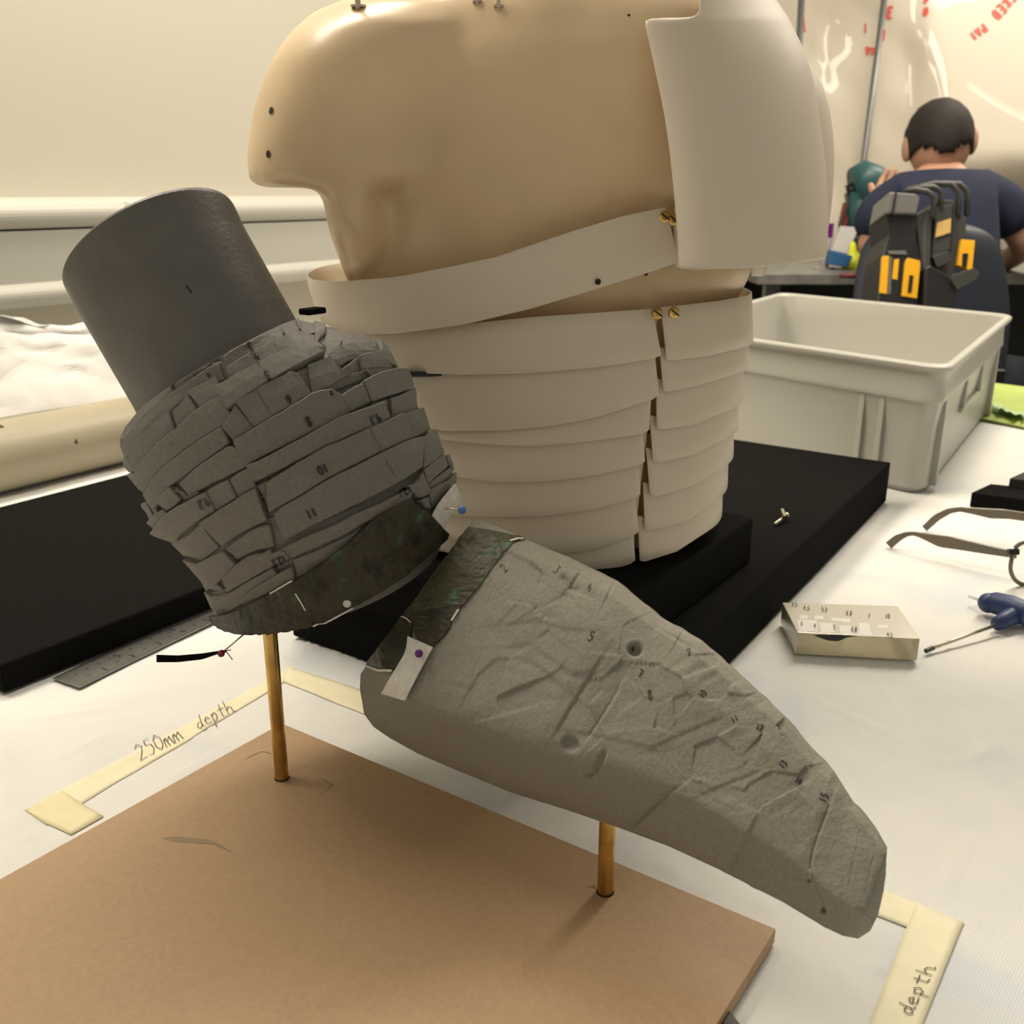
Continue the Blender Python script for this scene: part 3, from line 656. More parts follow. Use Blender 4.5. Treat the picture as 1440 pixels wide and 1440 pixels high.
for pl in ([(383,832),(408,817),(414,814)], [(418,832),(424,842),(432,856)], [(443,882),(470,868),(496,853)]):
    P = []; N = []
    for p in resample(pl, 8):
        h, n = hit(G, p.x, p.y, CEN); P.append(h+n*.0028); N.append(n)
    ribbon(mb, P, N, .0009)
mb.out('white_residue', M['paper'], ub)
h, n = hit(G, 488, 847, CEN); MB().ball(h+n*.0025, .0024, 12, 8, (1, .6, 1)).out('adhesive_dot', M['paper'], ub, smooth=True)
# label strip and blue pin
o = patch('label_strip', G, [(602,724),(612,706),(633,681)], [(618,743),(624,724),(642,699)], .0035, -.0026, M['paper'], None, CEN, nv=3, jit=0, bevel=0); tag(o, 'small white fibre label strip pinned by the blue pin at the band end', 'label strip')
h, n = hit(G, 621, 715, CEN); hb = Q(650, 717, depth(h)-.012)
def pin(name, a, b_, r, mt, label):
    e_ = empty(name, b_, label, 'pin'); MB().tube([a, b_], .0005, 8).out('shaft', M['screw'], e_, smooth=True); MB().ball(b_, r).out('head', M[mt], e_, smooth=True); return e_
pin('dress_pin', h-n*.003+(h-hb).normalized()*.004, hb, .0025, 'blue_pin', 'blue headed pin sticking out of the white label strip')
h, n = hit(G, 326, 903, (380, 860)); hr = Q(311, 919, depth(h)-.006)
pin('dress_pin', h-n*.004, hr, .0022, 'red_pin', 'dark red headed pin holding a black strip at the lower left of the band')
# black strip hanging from the red pin
d_ = depth(hr); tl = [(220,921),(250,922),(285,919),(311,915),(318,914)]; bl_ = [(220,931),(250,931),(285,927),(311,918),(318,917)]
V = []
for a, b_ in zip(resample(tl, 20), resample(bl_, 20)):
    k = (a.x-220)/98; V += [Q(a.x, a.y, d_+.006*math.sin(k*3)), Q(b_.x, b_.y, d_+.006*math.sin(k*3)+.001)]
o = mesh('felt_strip', V, [(2*k, 2*k+1, 2*k+3, 2*k+2) for k in range(19)], M['black_foam'], solid=.0009); tag(o, 'narrow black felt strip stuck out sideways on the red headed pin', 'strip')
MB().tube([Q(318, 916, d_), Q(322, 921, d_), Q(327, 928, d_)], .0003, 6).out('loose_thread', M['pen'], o)
MB().tube([Q(311, 916, d_), Q(325, 914, d_)], .0003, 6).out('loose_thread', M['pen'], o)

# ================================================================== forearm piece
D2a = depth(tp1)-.02; D2b = D2a+(depth(tp2)-.008-D2a)/.45
FSt = [(667,729,507,948), (672,730,506,968), (680,731,512,1004), (706,742,525,1022), (738,757,548,1038), (766,770,588,1060), (800,783,632,1079), (869,817,720,1115), (930,868,800,1140), (987,900,870,1164), (1050,956,940,1190), (1107,1010,1010,1222),
       (1150,1061,1062,1249), (1172,1083,1100,1268), (1200,1127,1133,1288), (1218,1148,1160,1304), (1237,1173,1185,1316), (1247,1190,1207,1320), (1244,1225,1224,1309), (1242,1240,1233,1290)]
NI, NJ = 620, 260
FS = np.array(FSt, float); mid = (FS[:, :2]+FS[:, 2:])/2; L = np.concatenate([[0], np.cumsum(np.hypot(*np.diff(mid, axis=0).T))]); L /= L[-1]
ss = np.linspace(0, 1, NI); ST = np.stack([np.interp(ss, L, FS[:, k]) for k in range(4)], -1)
# cross section: (s across the face, relief towards the lens)
cs = np.array([(0, 0), (.012, .22), (.06, .42), (.20, .66), (.45, .86), (.66, .97), (.735, .985), (.77, .90), (.85, .62), (.94, .30), (1.0, 0)])
cs2 = np.array([(0, 0), (.012, .2), (.06, .40), (.20, .62), (.42, .82), (.58, .96), (.645, .985), (.69, .88), (.80, .60), (.92, .30), (1.0, 0)])
lc = lambda c: np.concatenate([[0], np.cumsum(np.hypot(np.diff(c[:, 0]), np.diff(c[:, 1])*.5))])
nf = int(NJ*.68); tt = np.linspace(0, 1, nf)
def csec(c): l = lc(c); l /= l[-1]; return np.interp(tt, l, c[:, 0]), np.interp(tt, l, c[:, 1])
sa, da = csec(cs); sb, db = csec(cs2)
k_ = np.ones(7)/7
sm = lambda v: np.concatenate([[v[0]]*3, np.convolve(v, k_, 'valid'), [v[-1]]*3])
da, db = sm(da), sm(db)
tb = np.linspace(0, math.pi, NJ-nf+2)[1:-1]
PV = np.zeros((NI, NJ, 3)); PX = np.zeros((NI, NJ, 2)); FR_ = np.zeros((NI, NJ))
arr = lambda v: np.array(v[:])
for i in range(NI):
    x0, y0, x1, y1 = ST[i]; s = ss[i]; d = D2a+(D2b-D2a)*s
    T_ = arr(Q(x0, y0, d)); Bm = arr(Q(x1, y1, d)); C = (T_+Bm)/2; U = Bm-T_; hl = np.linalg.norm(U); u = U/hl
    n = -(C-arr(CAM)); n /= np.linalg.norm(n); n -= u*n.dot(u); n /= np.linalg.norm(n)
    wmix = min(1, max(0, s*1.5)); sx = sa*(1-wmix)+sb*wmix; dx = da*(1-wmix)+db*wmix
    ed = min(1, (1-s)/.035); ed = math.sqrt(max(0.03, 1-(1-ed)**2)); hd = .40*hl*(.92 if s > .02 else .92)*ed
    PV[i, :nf] = T_+sx[:, None]*U+(dx*hd)[:, None]*n; FR_[i, :nf] = np.minimum(1, dx*2.5)
    PV[i, nf:] = C+(np.cos(tb)[:, None])*U/2-(np.sin(tb)*hl*.36*ed)[:, None]*n
# pixel position of every point, then relief drawn from the carved marks
rel = PV-arr(CAM); dep = rel@arr(FW); PX[..., 0] = 720+F_PX*(rel@arr(RT))/dep; PX[..., 1] = 720-F_PX*(rel@arr(UP))/dep
X_, Y_ = PX[..., 0], PX[..., 1]
Hh = np.zeros_like(X_)
def groove(pl, wd, amp):
    global Hh
    D = np.full_like(X_, 1e9)
    for a, b_ in zip(pl, pl[1:]): D = np.minimum(D, seg_d(X_, Y_, a, b_)[0])
    Hh -= .6*amp*np.exp(-(D/wd)**2)
def scarp(pl, amp, fall):
    """left hand side of the line stands proud and fades out"""
    global Hh
    D = np.full_like(X_, 1e9); S = np.zeros_like(X_)
    for a, b_ in zip(pl, pl[1:]):
        d, t = seg_d(X_, Y_, a, b_); sg = (b_[0]-a[0])*(Y_-a[1])-(b_[1]-a[1])*(X_-a[0]); S = np.where(d < D, sg/ math.hypot(b_[0]-a[0], b_[1]-a[1]), S); D = np.minimum(D, d)
    sg_ = math.copysign(1, amp); Hh -= abs(amp)*.7/(1+np.exp(-S*sg_*1.8))*np.exp(-(D/(fall*1.7)))
c3 = lambda L_: [(490+x*.2847, 700+y*.2847) for x, y in L_]
c4 = lambda L_: [(800+x/3, 850+y/3) for x, y in L_]
mmx = .001
scarp(c3([(600,940),(640,870),(720,800),(830,785),(940,830),(1000,880)]), 1.1*mmx, 26)
scarp(c3([(790,730),(900,720),(1010,800),(1110,870),(1180,860)]), 1.0*mmx, 16)
scarp(c3([(800,620),(930,605),(1080,650),(1140,650)]), 1.0*mmx, 14)
scarp(c3([(760,600),(830,530),(950,540),(1050,480)]), .8*mmx, 12)
scarp(c3([(1220,830),(1150,940),(1035,1130)]), -1.7*mmx, 12); scarp(c3([(1335,940),(1260,1070),(1195,1170)]), 1.7*mmx, 12)
groove(c3([(1225,825),(1150,940),(1035,1130)]), 1.6, .8*mmx); groove(c3([(1335,945),(1260,1070),(1195,1165)]), 1.8, 1.2*mmx)
scarp(c4([(0,530),(100,550),(240,580),(350,605)]), .9*mmx, 10); scarp(c4([(350,605),(480,545),(620,485)]), .9*mmx, 12); groove(c4([(350,605),(480,545),(620,485)]), 1.4, .5*mmx)
scarp(c4([(560,800),(680,750),(810,700)]), .9*mmx, 12); groove(c4([(560,800),(680,750),(810,700)]), 1.4, .5*mmx)
groove(c4([(350,605),(430,690),(560,800),(700,870)]), 1.6, .4*mmx); groove(c4([(90,715),(300,760),(550,800)]), 1.5, .7*mmx)
groove(c4([(1100,850),(1060,950),(1030,1040),(1018,1110),(1030,1180),(1060,1250),(1070,1290)]), 1.8, 1.6*mmx); scarp(c4([(1100,850),(1060,950),(1030,1040),(1018,1110)]), 1.5*mmx, 16)
groove(c4([(1235,930),(1205,1060),(1180,1200)]), 1.0, .35*mmx); groove(c4([(1300,1005),(1275,1110),(1250,1230)]), 1.0, .35*mmx)
groove(c4([(420,1010),(600,1080),(800,1130),(1010,1180)]), 1.1, .4*mmx); groove(c4([(1215,1275),(1245,1300),(1285,1325)]), 1.2, .7*mmx)
groove(c3([(350,895),(480,920),(560,935),(600,950)]), 1.5, .7*mmx)
for k in range(11): # chisel gouges sloping down right beyond the number 4
    p = c3([(960+k*34, 420+k*42)])[0]; l_ = random.uniform(34, 58)
    groove([(p[0]-6, p[1]-2), (p[0]+l_*.5, p[1]+l_*.30), (p[0]+l_, p[1]+l_*.55)], 2.6, random.uniform(.35, .7)*mmx)
for k in range(10): # softer scallops lower on the face
    p = c3([(700+k*62, 640+k*55)])[0]; groove([(p[0], p[1]), (p[0]+20, p[1]+14)], 9, .35*mmx)
for (x, y, l_, w_) in ((730,300,34,12),(940,770,60,12),(800,420,90,10),(860,880,70,14),(940,880,60,12),(980,890,50,10),(500,300,70,12),(560,330,60,10),(700,560,90,20),(430,270,60,12),(790,700,50,20),(880,430,60,20)):
    p = c4([(x, y), (x+l_, y-l_*.55)]); groove(p, w_/2.4, .7*mmx)
for (x0, y0, x1, y1) in ((690,520,720,440),(700,640,690,760),(560,700,575,860),(640,800,600,930),(820,440,700,520),(760,330,700,420),(620,640,560,640),(800,410,720,480)):
    groove(c3([(x0, y0), (x1, y1)]), 1.2, .45*mmx)
# lath block and notch at the top edge beside the number 3
scarp(c3([(960,285),(1060,330),(1140,365),(1090,430)]), -2.2*mmx, 7); scarp(c3([(1270,495),(1310,410)]), 1.4*mmx, 9)
groove(c3([(1065,395),(1100,440),(1125,445)]), 4, 2.6*mmx); scarp([(947, 893), (968, 905)], 1.5*mmx, 10)
# round holes
def pit(x, y, rx, ry, amp, ang=0):
    global Hh
    c, s = math.cos(ang), math.sin(ang); dx = X_-x; dy = Y_-y; q_ = np.sqrt(((dx*c+dy*s)/rx)**2+((-dx*s+dy*c)/ry)**2); Hh -= amp*(1/(1+np.exp((q_-1)*9)))
pit(893, 913, 9.5, 8, 4.5*mmx); pit(801, 1046, 12, 10, 3.5*mmx, .5); pit(843, 1072, 5, 17, 2.2*mmx, .5); pit(1156, 1283, 4, 3.5, 3*mmx); pit(1136, 1242, 3.5, 2.5, 2*mmx); pit(828, 1090, 5, 3, 2*mmx)
pit(693, 1005, 0.1, .1, 0)
# facets: irregular cells each cut at its own slight tilt
rs_ = np.random.RandomState(3); ns_ = 90; sx_ = rs_.uniform(640, 1240, ns_); sy_ = 700+(sx_-600)*.62+rs_.uniform(-170, 170, ns_)
best = np.full_like(X_, 1e9); cell = np.zeros_like(X_, int)
for k in range(ns_):
    d = np.hypot((X_-sx_[k])*1.0, (Y_-sy_[k])*1.35)+6*vnoise(X_, Y_, .05, 30)*3
    mk = d < best; best[mk] = d[mk]; cell[mk] = k
tx, ty, tc_ = rs_.uniform(-1, 1, ns_)*.018, rs_.uniform(-1, 1, ns_)*.018, rs_.uniform(-1, 1, ns_)*.35
face = 1/(1+np.exp(-((X_-690)/14)))
Hh += face*mmx*(tc_[cell]+tx[cell]*(X_-sx_[cell])+ty[cell]*(Y_-sy_[cell]))*1.15
Hh += mmx*.35*vnoise(X_*.5, Y_, .07, 21)+mmx*.22*vnoise(X_, Y_, .2, 22)+mmx*.12*vnoise(X_, Y_, .6, 23)
# normals and displace
du = np.gradient(PV, axis=0); dv = np.gradient(PV, axis=1); nn = np.cross(du, dv); nn /= np.linalg.norm(nn, axis=-1, keepdims=True)+1e-12
ctr = PV.mean(axis=1, keepdims=True); sgn = np.sign(((PV-ctr)*nn).sum(-1, keepdims=True)); nn *= np.where(sgn == 0, 1, sgn)
BASEV = PV.copy(); wmask = FR_[..., None]
PV = PV+nn*Hh[..., None]*np.clip(wmask, 0, 1)
PV[:, nf:] += (nn*(mmx*1.2*vnoise(X_*1.0, Y_, .05, 40))[..., None])[:, nf:]
i, j = np.meshgrid(np.arange(NI-1), np.arange(NJ), indexing='ij'); a0 = (i*NJ+j).ravel(); a1 = (i*NJ+(j+1) % NJ).ravel()
Fq = np.stack([a0, a1, a1+NJ, a0+NJ], -1).tolist(); Fq += [tuple(range(NJ))[::-1], tuple((NI-1)*NJ+k for k in range(NJ))]
fore = empty('foam_forearm', (f2.x, f2.y, tp2.z), 'tapered grey carved foam forearm with pencilled numbers on the right brass rod', 'foam sculpture')
fo = mesh('carved_body', PV.reshape(-1, 3).tolist(), Fq, M['foam_fore'], fore, smooth=True)
cF = [0]*0
bF = BVHTree.FromPolygons([Vector(v) for v in PV[::2, ::2].reshape(-1, 3)], [tuple(f) for f in (lambda n1, n2: [(a*n2+b_, a*n2+(b_+1) % n2, (a+1)*n2+(b_+1) % n2, (a+1)*n2+b_) for a in range(n1-1) for b_ in range(n2)])(PV[::2].shape[0], PV[::2, ::2].shape[1])])
bS = BVHTree.FromPolygons([Vector(v) for v in BASEV[::6, ::3].reshape(-1, 3)], [tuple(f) for f in (lambda n1, n2: [(a*n2+b_, a*n2+(b_+1) % n2, (a+1)*n2+(b_+1) % n2, (a+1)*n2+b_) for a in range(n1-1) for b_ in range(n2)])(BASEV[::6].shape[0], BASEV[::6, ::3].shape[1])])
FC = (820, 960)
for t, x, y, s, dx, dy in (('2', 708, 799, 12, .7, -.7), ('3', 783, 801, 12, .6, .6), ('4', 829, 826, 11, .9, .3), ('5', 831, 895, 14, .85, .4), ('6', 890, 912, 8, .9, .2), ('9', 968, 917, 12, .9, .1), ('7', 901, 947, 11, .9, .3), ('8', 914, 977, 14, .95, -.1),
                           ('10', 988, 976, 9, .6, -.75), ('11', 1033, 1011, 9, .7, -.4), ('12', 1068, 1023, 9, .75, .2), ('13', 1101, 1075, 9, .6, -.7), ('14', 1123, 1098, 9, .7, .5), ('15', 1158, 1122, 11, .45, -.9)):
    mb = MB(); text_px(mb, on_bvh(bF, FC), t, x, y, s, dx, dy, .0006); mb.out('number_mark', M['pen'], fore)
lb = empty('bronze_cuff', Q(630, 830, D2a-.05), 'green patinated bronze cuff fragments at the wide end of the tapered foam piece', 'bronze fragment')
FB = (700, 880)
bz([(651,740),(634,762),(617,787),(603,806)], [(739,757),(720,766),(707,779),(690,803)], .9, 'bronze_g', bS, lb, FB, nu=14, nv=10)
bz([(603,806),(590,823),(575,845),(563,864)], [(690,802),(676,823),(660,842),(652,851)], 1.1, 'bronze_g', bS, lb, FB, nu=14, nv=8)
bz([(563,863),(565,867),(575,871),(582,880)], [(652,850),(641,866),(636,874),(634,884)], 1.0, 'bronze', bS, lb, FB, nu=8, nv=8)
bz([(582,880),(583,890),(587,899),(596,905)], [(634,883),(627,893),(618,902),(610,911)], 1.2, 'bronze', bS, lb, FB, nu=8, nv=6)
bz([(561,868),(546,888),(530,914),(518,935)], [(581,877),(580,898),(568,926),(555,943)], 1.6, 'bronze', bS, lb, FB, nu=12, nv=6)
mb = MB()
for pl, wd in (([(646,858),(641,866),(636,874)], .0012), ([(717,763),(727,760),(735,760)], .0014), ([(519,937),(535,943),(553,944)], .0012), ([(561,868),(572,870),(580,877)], .0006)):
    P = []; N = []
    for p in resample(pl, 8):
        h, n = hit(bS, p.x, p.y, FB); P.append(h+n*.0015); N.append(n)
    ribbon(mb, P, N, wd)
mb.out('white_residue', M['paper'], lb)
o = patch('label_strip', bS, [(577,897),(573,920),(558,945),(541,973)], [(611,912),(600,932),(588,955),(574,982)], .0026, -.0018, M['paper'], None, FB, nu=10, nv=4, jit=0, bevel=0); tag(o, 'white fibre label strip pinned by the purple pin on the bronze cuff', 'label strip')
h, n = hit(bS, 589, 919, FB); hp = Q(589, 919, depth(h)-.008)
pin('dress_pin', h-n*.004, hp, .0023, 'purple_pin', 'purple headed pin pushed through the white label on the bronze cuff')

# ================================================================== armour torso
TY = .86
RG = [(150, 392, 1110, .155), (230, 430, 1090, .15), (290, 440, 1070, .145), (395, 455, 1051, .14), (455, 476, 1045, .138), (520, 500, 1034, .135), (600, 520, 1021, .133), (700, 545, 1002, .13), (790, 575, 984, .125), (830, 585, 975, .122), (900, 585, 975, .122)]
gz = []
for (y, xl, xr, ry) in RG:
    a, b_ = PY(xl, y, TY), PY(xr, y, TY); gz.append((a.z, (a.x+b_.x)/2, (b_.x-a.x)/2, ry))
gz = np.array(gz)[::-1]
def gpt(th, z, off=0.0):
    cx, rx, ry = (np.interp(z, gz[:, 0], gz[:, k]) for k in (1, 2, 3))
    c, s = math.cos(th), math.sin(th)
    c = math.copysign(abs(c)**.92, c); s = math.copysign(abs(s)**.92, s)
    return Vector((cx+(rx+off)*c, TY-(ry+off)*s, max(z, .0975)))
zs = np.linspace(gz[0, 0], gz[-1, 0], 60)
TG = BVHTree.FromPolygons([gpt(2*math.pi*k/160, z) for z in zs for k in range(160)], loft_faces(60, 160, False))
def tz(x, y):
    h, n = hit(TG, x, y, (780, y-5 if y > 300 else y)); cx, rx, ry = (np.interp(h.z, gz[:, 0], gz[:, k]) for k in (1, 2, 3))
    c = (h.x-cx)/rx; s = -(h.y-TY)/ry; c = math.copysign(abs(c)**(1/.92), c); s = math.copysign(abs(s)**(1/.92), s)
    return math.atan2(s, c) % (2*math.pi), h.z
tor = empty('armour_torso', (gz[0, 1], TY, .097), 'tan shoulder torso form clad in overlapping frosted white plastic armour strips', 'mannequin')
Z0 = .1035
# body: torso trunk, chest and the left shoulder stub, fused into one surface
def ringY(rows, Yc_, name, mt, parent, nseg=64, expo=.9, capt=True):
    V = []
    for (y, xl, xr, ry, yc) in rows:
        a, b_ = PY(xl, y, yc), PY(xr, y, yc); cx = (a.x+b_.x)/2; rx = (b_.x-a.x)/2; z = max(a.z, .0975)
        for k in range(nseg):
            t = 2*math.pi*k/nseg; c, s = math.cos(t), math.sin(t); c = math.copysign(abs(c)**expo, c); s = math.copysign(abs(s)**expo, s)
            V.append(Vector((cx+rx*c, yc-ry*s, z)))
    return V, loft_faces(len(rows), nseg)
trunk = [(828, 602, 962, .108, TY), (700, 570, 985, .112, TY), (600, 548, 1003, .116, TY), (500, 528, 1015, .118, TY), (430, 508, 1022, .12, TY), (385, 488, 1050, .124, TY), (340, 472, 1056, .128, TY), (300, 460, 1062, .135, TY), (260, 460, 1068, .14, TY), (180, 470, 1080, .145, TY),
         (100, 480, 1080, .142, TY), (50, 500, 1070, .13, TY), (10, 540, 1050, .115, TY), (-20, 590, 1010, .10, TY), (-45, 650, 950, .08, TY), (-80, 680, 910, .06, TY), (-110, 690, 900, .055, TY)]
chest = [(300, 600, 980, .02, TY-.10), (240, 570, 960, .045, TY-.10), (160, 560, 960, .055, TY-.10), (80, 570, 950, .045, TY-.10), (20, 620, 920, .02, TY-.09)]
stub = [(264, 359, 640, .104, TY-.045), (210, 357, 660, .106, TY-.045), (150, 368, 680, .106, TY-.045), (100, 386, 700, .104, TY-.045), (60, 410, 710, .097, TY-.045), (30, 440, 720, .085, TY-.035), (5, 492, 730, .06, TY-.02), (-15, 560, 740, .045, TY-.02), (-30, 620, 745, .03, TY-.02)]
stubR = [(264, 860, 1120, .085, TY+.02), (150, 850, 1120, .088, TY+.02), (60, 830, 1090, .08, TY+.02), (10, 820, 1040, .065, TY+.02), (-25, 800, 980, .04, TY+.02)]
mb = MB()
flap = [(400, 492, 540, .03, TY-.055), (350, 474, 549, .045, TY-.088), (310, 462, 546, .055, TY-.096), (270, 462, 540, .055, TY-.090), (240, 470, 530, .04, TY-.08)]
stubR = [(264, 880, 1105, .07, TY+.035), (150, 870, 1105, .075, TY+.035), (60, 850, 1075, .07, TY+.03), (10, 830, 1020, .055, TY+.03), (-25, 810, 960, .035, TY+.02)]
for rows in (trunk, stub, flap, stubR): mb.add(*ringY(rows, TY, '', None, None))
body = mb.out('torso_body', M['gold'], tor, smooth=True)
mb_nt = M['gold'].node_tree; gb = mb_nt.nodes['Principled BSDF']; gtc = mb_nt.nodes.new('ShaderNodeTexCoord'); gn = mb_nt.nodes.new('ShaderNodeTexNoise'); gn.inputs['Scale'].default_value = 9; gn.inputs['Detail'].default_value = .5
mb_nt.links.new(gtc.outputs['Object'], gn.inputs['Vector']); gbp = mb_nt.nodes.new('ShaderNodeBump'); gbp.inputs['Strength'].default_value = .8; gbp.inputs['Distance'].default_value = .03; mb_nt.links.new(gn.outputs['Fac'], gbp.inputs['Height']); mb_nt.links.new(gbp.outputs['Normal'], gb.inputs['Normal'])
md = body.modifiers.new('r', 'REMESH'); md.mode = 'VOXEL'; md.voxel_size = .005; md.use_smooth_shade = True
md = body.modifiers.new('s', 'SMOOTH'); md.factor = .8; md.iterations = 14
# lames
def lame(top, bot, o0, o1, extend, name='plastic_strip', th=.0011, n=34, ext_n=26, ext=1.75, z_end=None):
    """top/bottom edge from left to right; extend: 'L' carries on round the back past the left outline"""
    T = [tz(p.x, p.y) for p in resample(top, n)]; Bt = [tz(p.x, p.y) for p in resample(bot, n)]
    cols = [(a[0], a[1], b_[0], b_[1]) for a, b_ in zip(T, Bt)]
    sgn = 1 if extend == 'L' else -1; e0 = cols[0] if extend == 'L' else cols[-1]; slope = 0
    ex = []
    for k in range(1, ext_n+1):
        dth = ext*k/ext_n*sgn; dz_ = 0 if z_end is None else z_end*(k/ext_n)
        ex.append((e0[0]+dth, e0[1]+dz_, e0[2]+dth, e0[3]+dz_))
    cols = ex[::-1]+cols if extend == 'L' else cols+ex
    nv = 4; V = []
    for lay in (0, 1):
        for c in cols:
            for j in range(nv+1):
                t = j/nv; V.append(gpt(c[0]*(1-t)+c[2]*t, c[1]*(1-t)+c[3]*t, o0+(o1-o0)*t-lay*th))
    m_ = len(cols); R_ = nv+1; Nn = m_*R_; Fc = []
    for i in range(m_-1):
        for j in range(nv):
            q = (i*R_+j, i*R_+j+1, (i+1)*R_+j+1, (i+1)*R_+j); Fc += [q, tuple(Nn+k for k in q[::-1])]
    for i in range(m_-1):
        Fc += [(i*R_, (i+1)*R_, Nn+(i+1)*R_, Nn+i*R_), (i*R_+nv, Nn+i*R_+nv, Nn+(i+1)*R_+nv, (i+1)*R_+nv)]
    for j in range(nv):
        Fc += [(j, Nn+j, Nn+j+1, j+1), ((m_-1)*R_+j, (m_-1)*R_+j+1, Nn+(m_-1)*R_+j+1, Nn+(m_-1)*R_+j)]
    return mesh(name, V, Fc, M['lame'], tor, smooth=True, bevel=.0003, seg=1)
E7 = [(750, 824), (800, 812), (847, 801), (888, 788)]
LB = [ # bottoms of the left stack, top to bottom
 [(545,511),(584,523),(659,525),(746,523),(834,515),(918,502),(923,498)],
 [(560,590),(606,600),(632,604),(702,603),(768,598),(834,585),(914,559),(920,553)],
 [(575,606),(628,616),(681,622),(746,625),(812,620),(877,611),(902,607),(907,602)],
 [(590,655),(650,668),(702,675),(768,674),(834,666),(896,651),(901,646)],
 [(600,712),(650,723),(702,724),(768,722),(834,713),(889,697),(895,692)],
 [(620,752),(690,768),(746,775),(786,776),(834,769),(887,749),(893,744)],
 [(640,775),(700,789),(750,797),(800,800),(847,799),(881,790),(888,784)]]
LT = [[(500,462),(571,462),(660,455),(746,446),(834,440),(917,434)]]
for k in range(6): LT.append([(x-(4 if x > 880 else 0), y-16) for x, y in LB[k]])
for k in range(7): lame(LT[k], LB[k], .0005, .0062, 'L')
# first strip rides high and slopes up to the right
lame([(458,393),(492,395),(571,388),(640,374),(702,360),(800,325),(870,303),(925,291)], [(478,455),(490,463),(506,468),(571,467),(659,454),(746,432),(834,404),(910,379),(941,367)], .010, .011, 'L', z_end=.01)
RB = [[(930,504),(934,506),(987,499),(1040,487)], [(926,547),(930,550),(978,539),(1033,522)], [(917,599),(922,602),(965,596),(1024,572)], [(912,645),(917,648),(965,638),(1020,611)],
      [(908,694),(913,697),(965,681),(1012,653)], [(901,741),(906,743),(956,732),(1004,697)], [(894,785),(899,787),(943,773),(992,741)]]
RT_ = [[(929,432),(960,429),(1010,423),(1050,416)]]
for k in range(6): RT_.append([(x, y-16) for x, y in [(RB[k][0][0]-(4 if k else 3), RB[k][0][1])]+RB[k][1:]])
for k in range(7): lame(RT_[k], RB[k], .0005, .0062, 'R', n=16)
# small ends of inner strips behind the big plate
lame([(944,292),(955,293),(970,296)], [(944,375),(958,378),(972,379)], .004, .004, 'R', n=5, ext=.2, ext_n=3)
lame([(1040,330),(1062,330),(1075,330)], [(1040,388),(1064,388),(1080,386)], .010, .010, 'R', n=5, ext=.6, ext_n=5)
# big curved shoulder plate
def plate(rows, dl, dr, arcb, name, n=40, wrap=.55):
    """rows: (y left, x left, y right, x right); curved about an upright axis"""
    V = []; m_ = n
    for (xl, yl, xr, yr, bow, *cut) in rows:
        for i in range(m_):
            u = i/(m_-1); a = -1.15+u*(1.15+1.571+wrap); xx = (math.sin(a)-math.sin(-1.15))/(1+math.sin(1.15)); dd = (math.cos(a)-math.cos(1.15))
            d = dl+(dr-dl)*u-bow*dd
            if cut and xl+(xr-xl)*xx < cut[0]:
                xx = (cut[0]-xl)/(xr-xl); a = math.asin(xx*(1+math.sin(1.15))-math.sin(1.15)); dd = math.cos(a)-math.cos(1.15); u = (a+1.15)/(1.15+1.571+wrap); d = dl+(dr-dl)*u-bow*dd
            V.append(Q(xl+(xr-xl)*xx, yl+(yr-yl)*xx+ (5*math.sin(math.pi*xx)), d))
    Fc = [(j*m_+i, (j+1)*m_+i, (j+1)*m_+i+1, j*m_+i+1) for j in range(len(rows)-1) for i in range(m_-1)]
    return mesh(name, V, Fc, M['lame'], tor, smooth=True, solid=.0013, sub=1)
rows = [(895, -60, 1060, -50, .055, 990), (897, -30, 1075, -25, .058, 984), (899, -8, 1088, -5, .06, 983), (901, 6, 1097, 10, .062, 985), (903, 17, 1104, 20, .064, 981), (904, 22, 1108, 26, .065, 968), (905, 25, 1112, 34, .065), (907, 33, 1116, 42, .066), (916, 75, 1135, 80, .07), (926, 120, 1146, 125, .075), (935, 165, 1153, 170, .08), (942, 215, 1159, 215, .082), (947, 265, 1162, 262, .084), (951, 310, 1164, 310, .085), (954, 350, 1163, 345, .085), (953, 374, 1161, 362, .085), (957, 378, 1157, 365, .085)]
pd_ = depth(gpt(math.radians(60), .35, .02))-.02
rows = [(*r[:4], r[4]*.75, *r[5:]) for r in rows]
plate(rows, pd_-.022, pd_+.09, .085, 'shoulder_plate')
rows2 = [(1100, 70, 1128, 72, .04), (1100, 95, 1142, 97, .05), (1100, 120, 1158, 124, .05), (1102, 150, 1167, 155, .05), (1105, 200, 1173, 205, .05), (1108, 250, 1172, 250, .05), (1110, 300, 1168, 300, .05), (1112, 345, 1160, 340, .05)]
plate(rows2, pd_+.07, pd_+.14, .05, 'shoulder_plate')
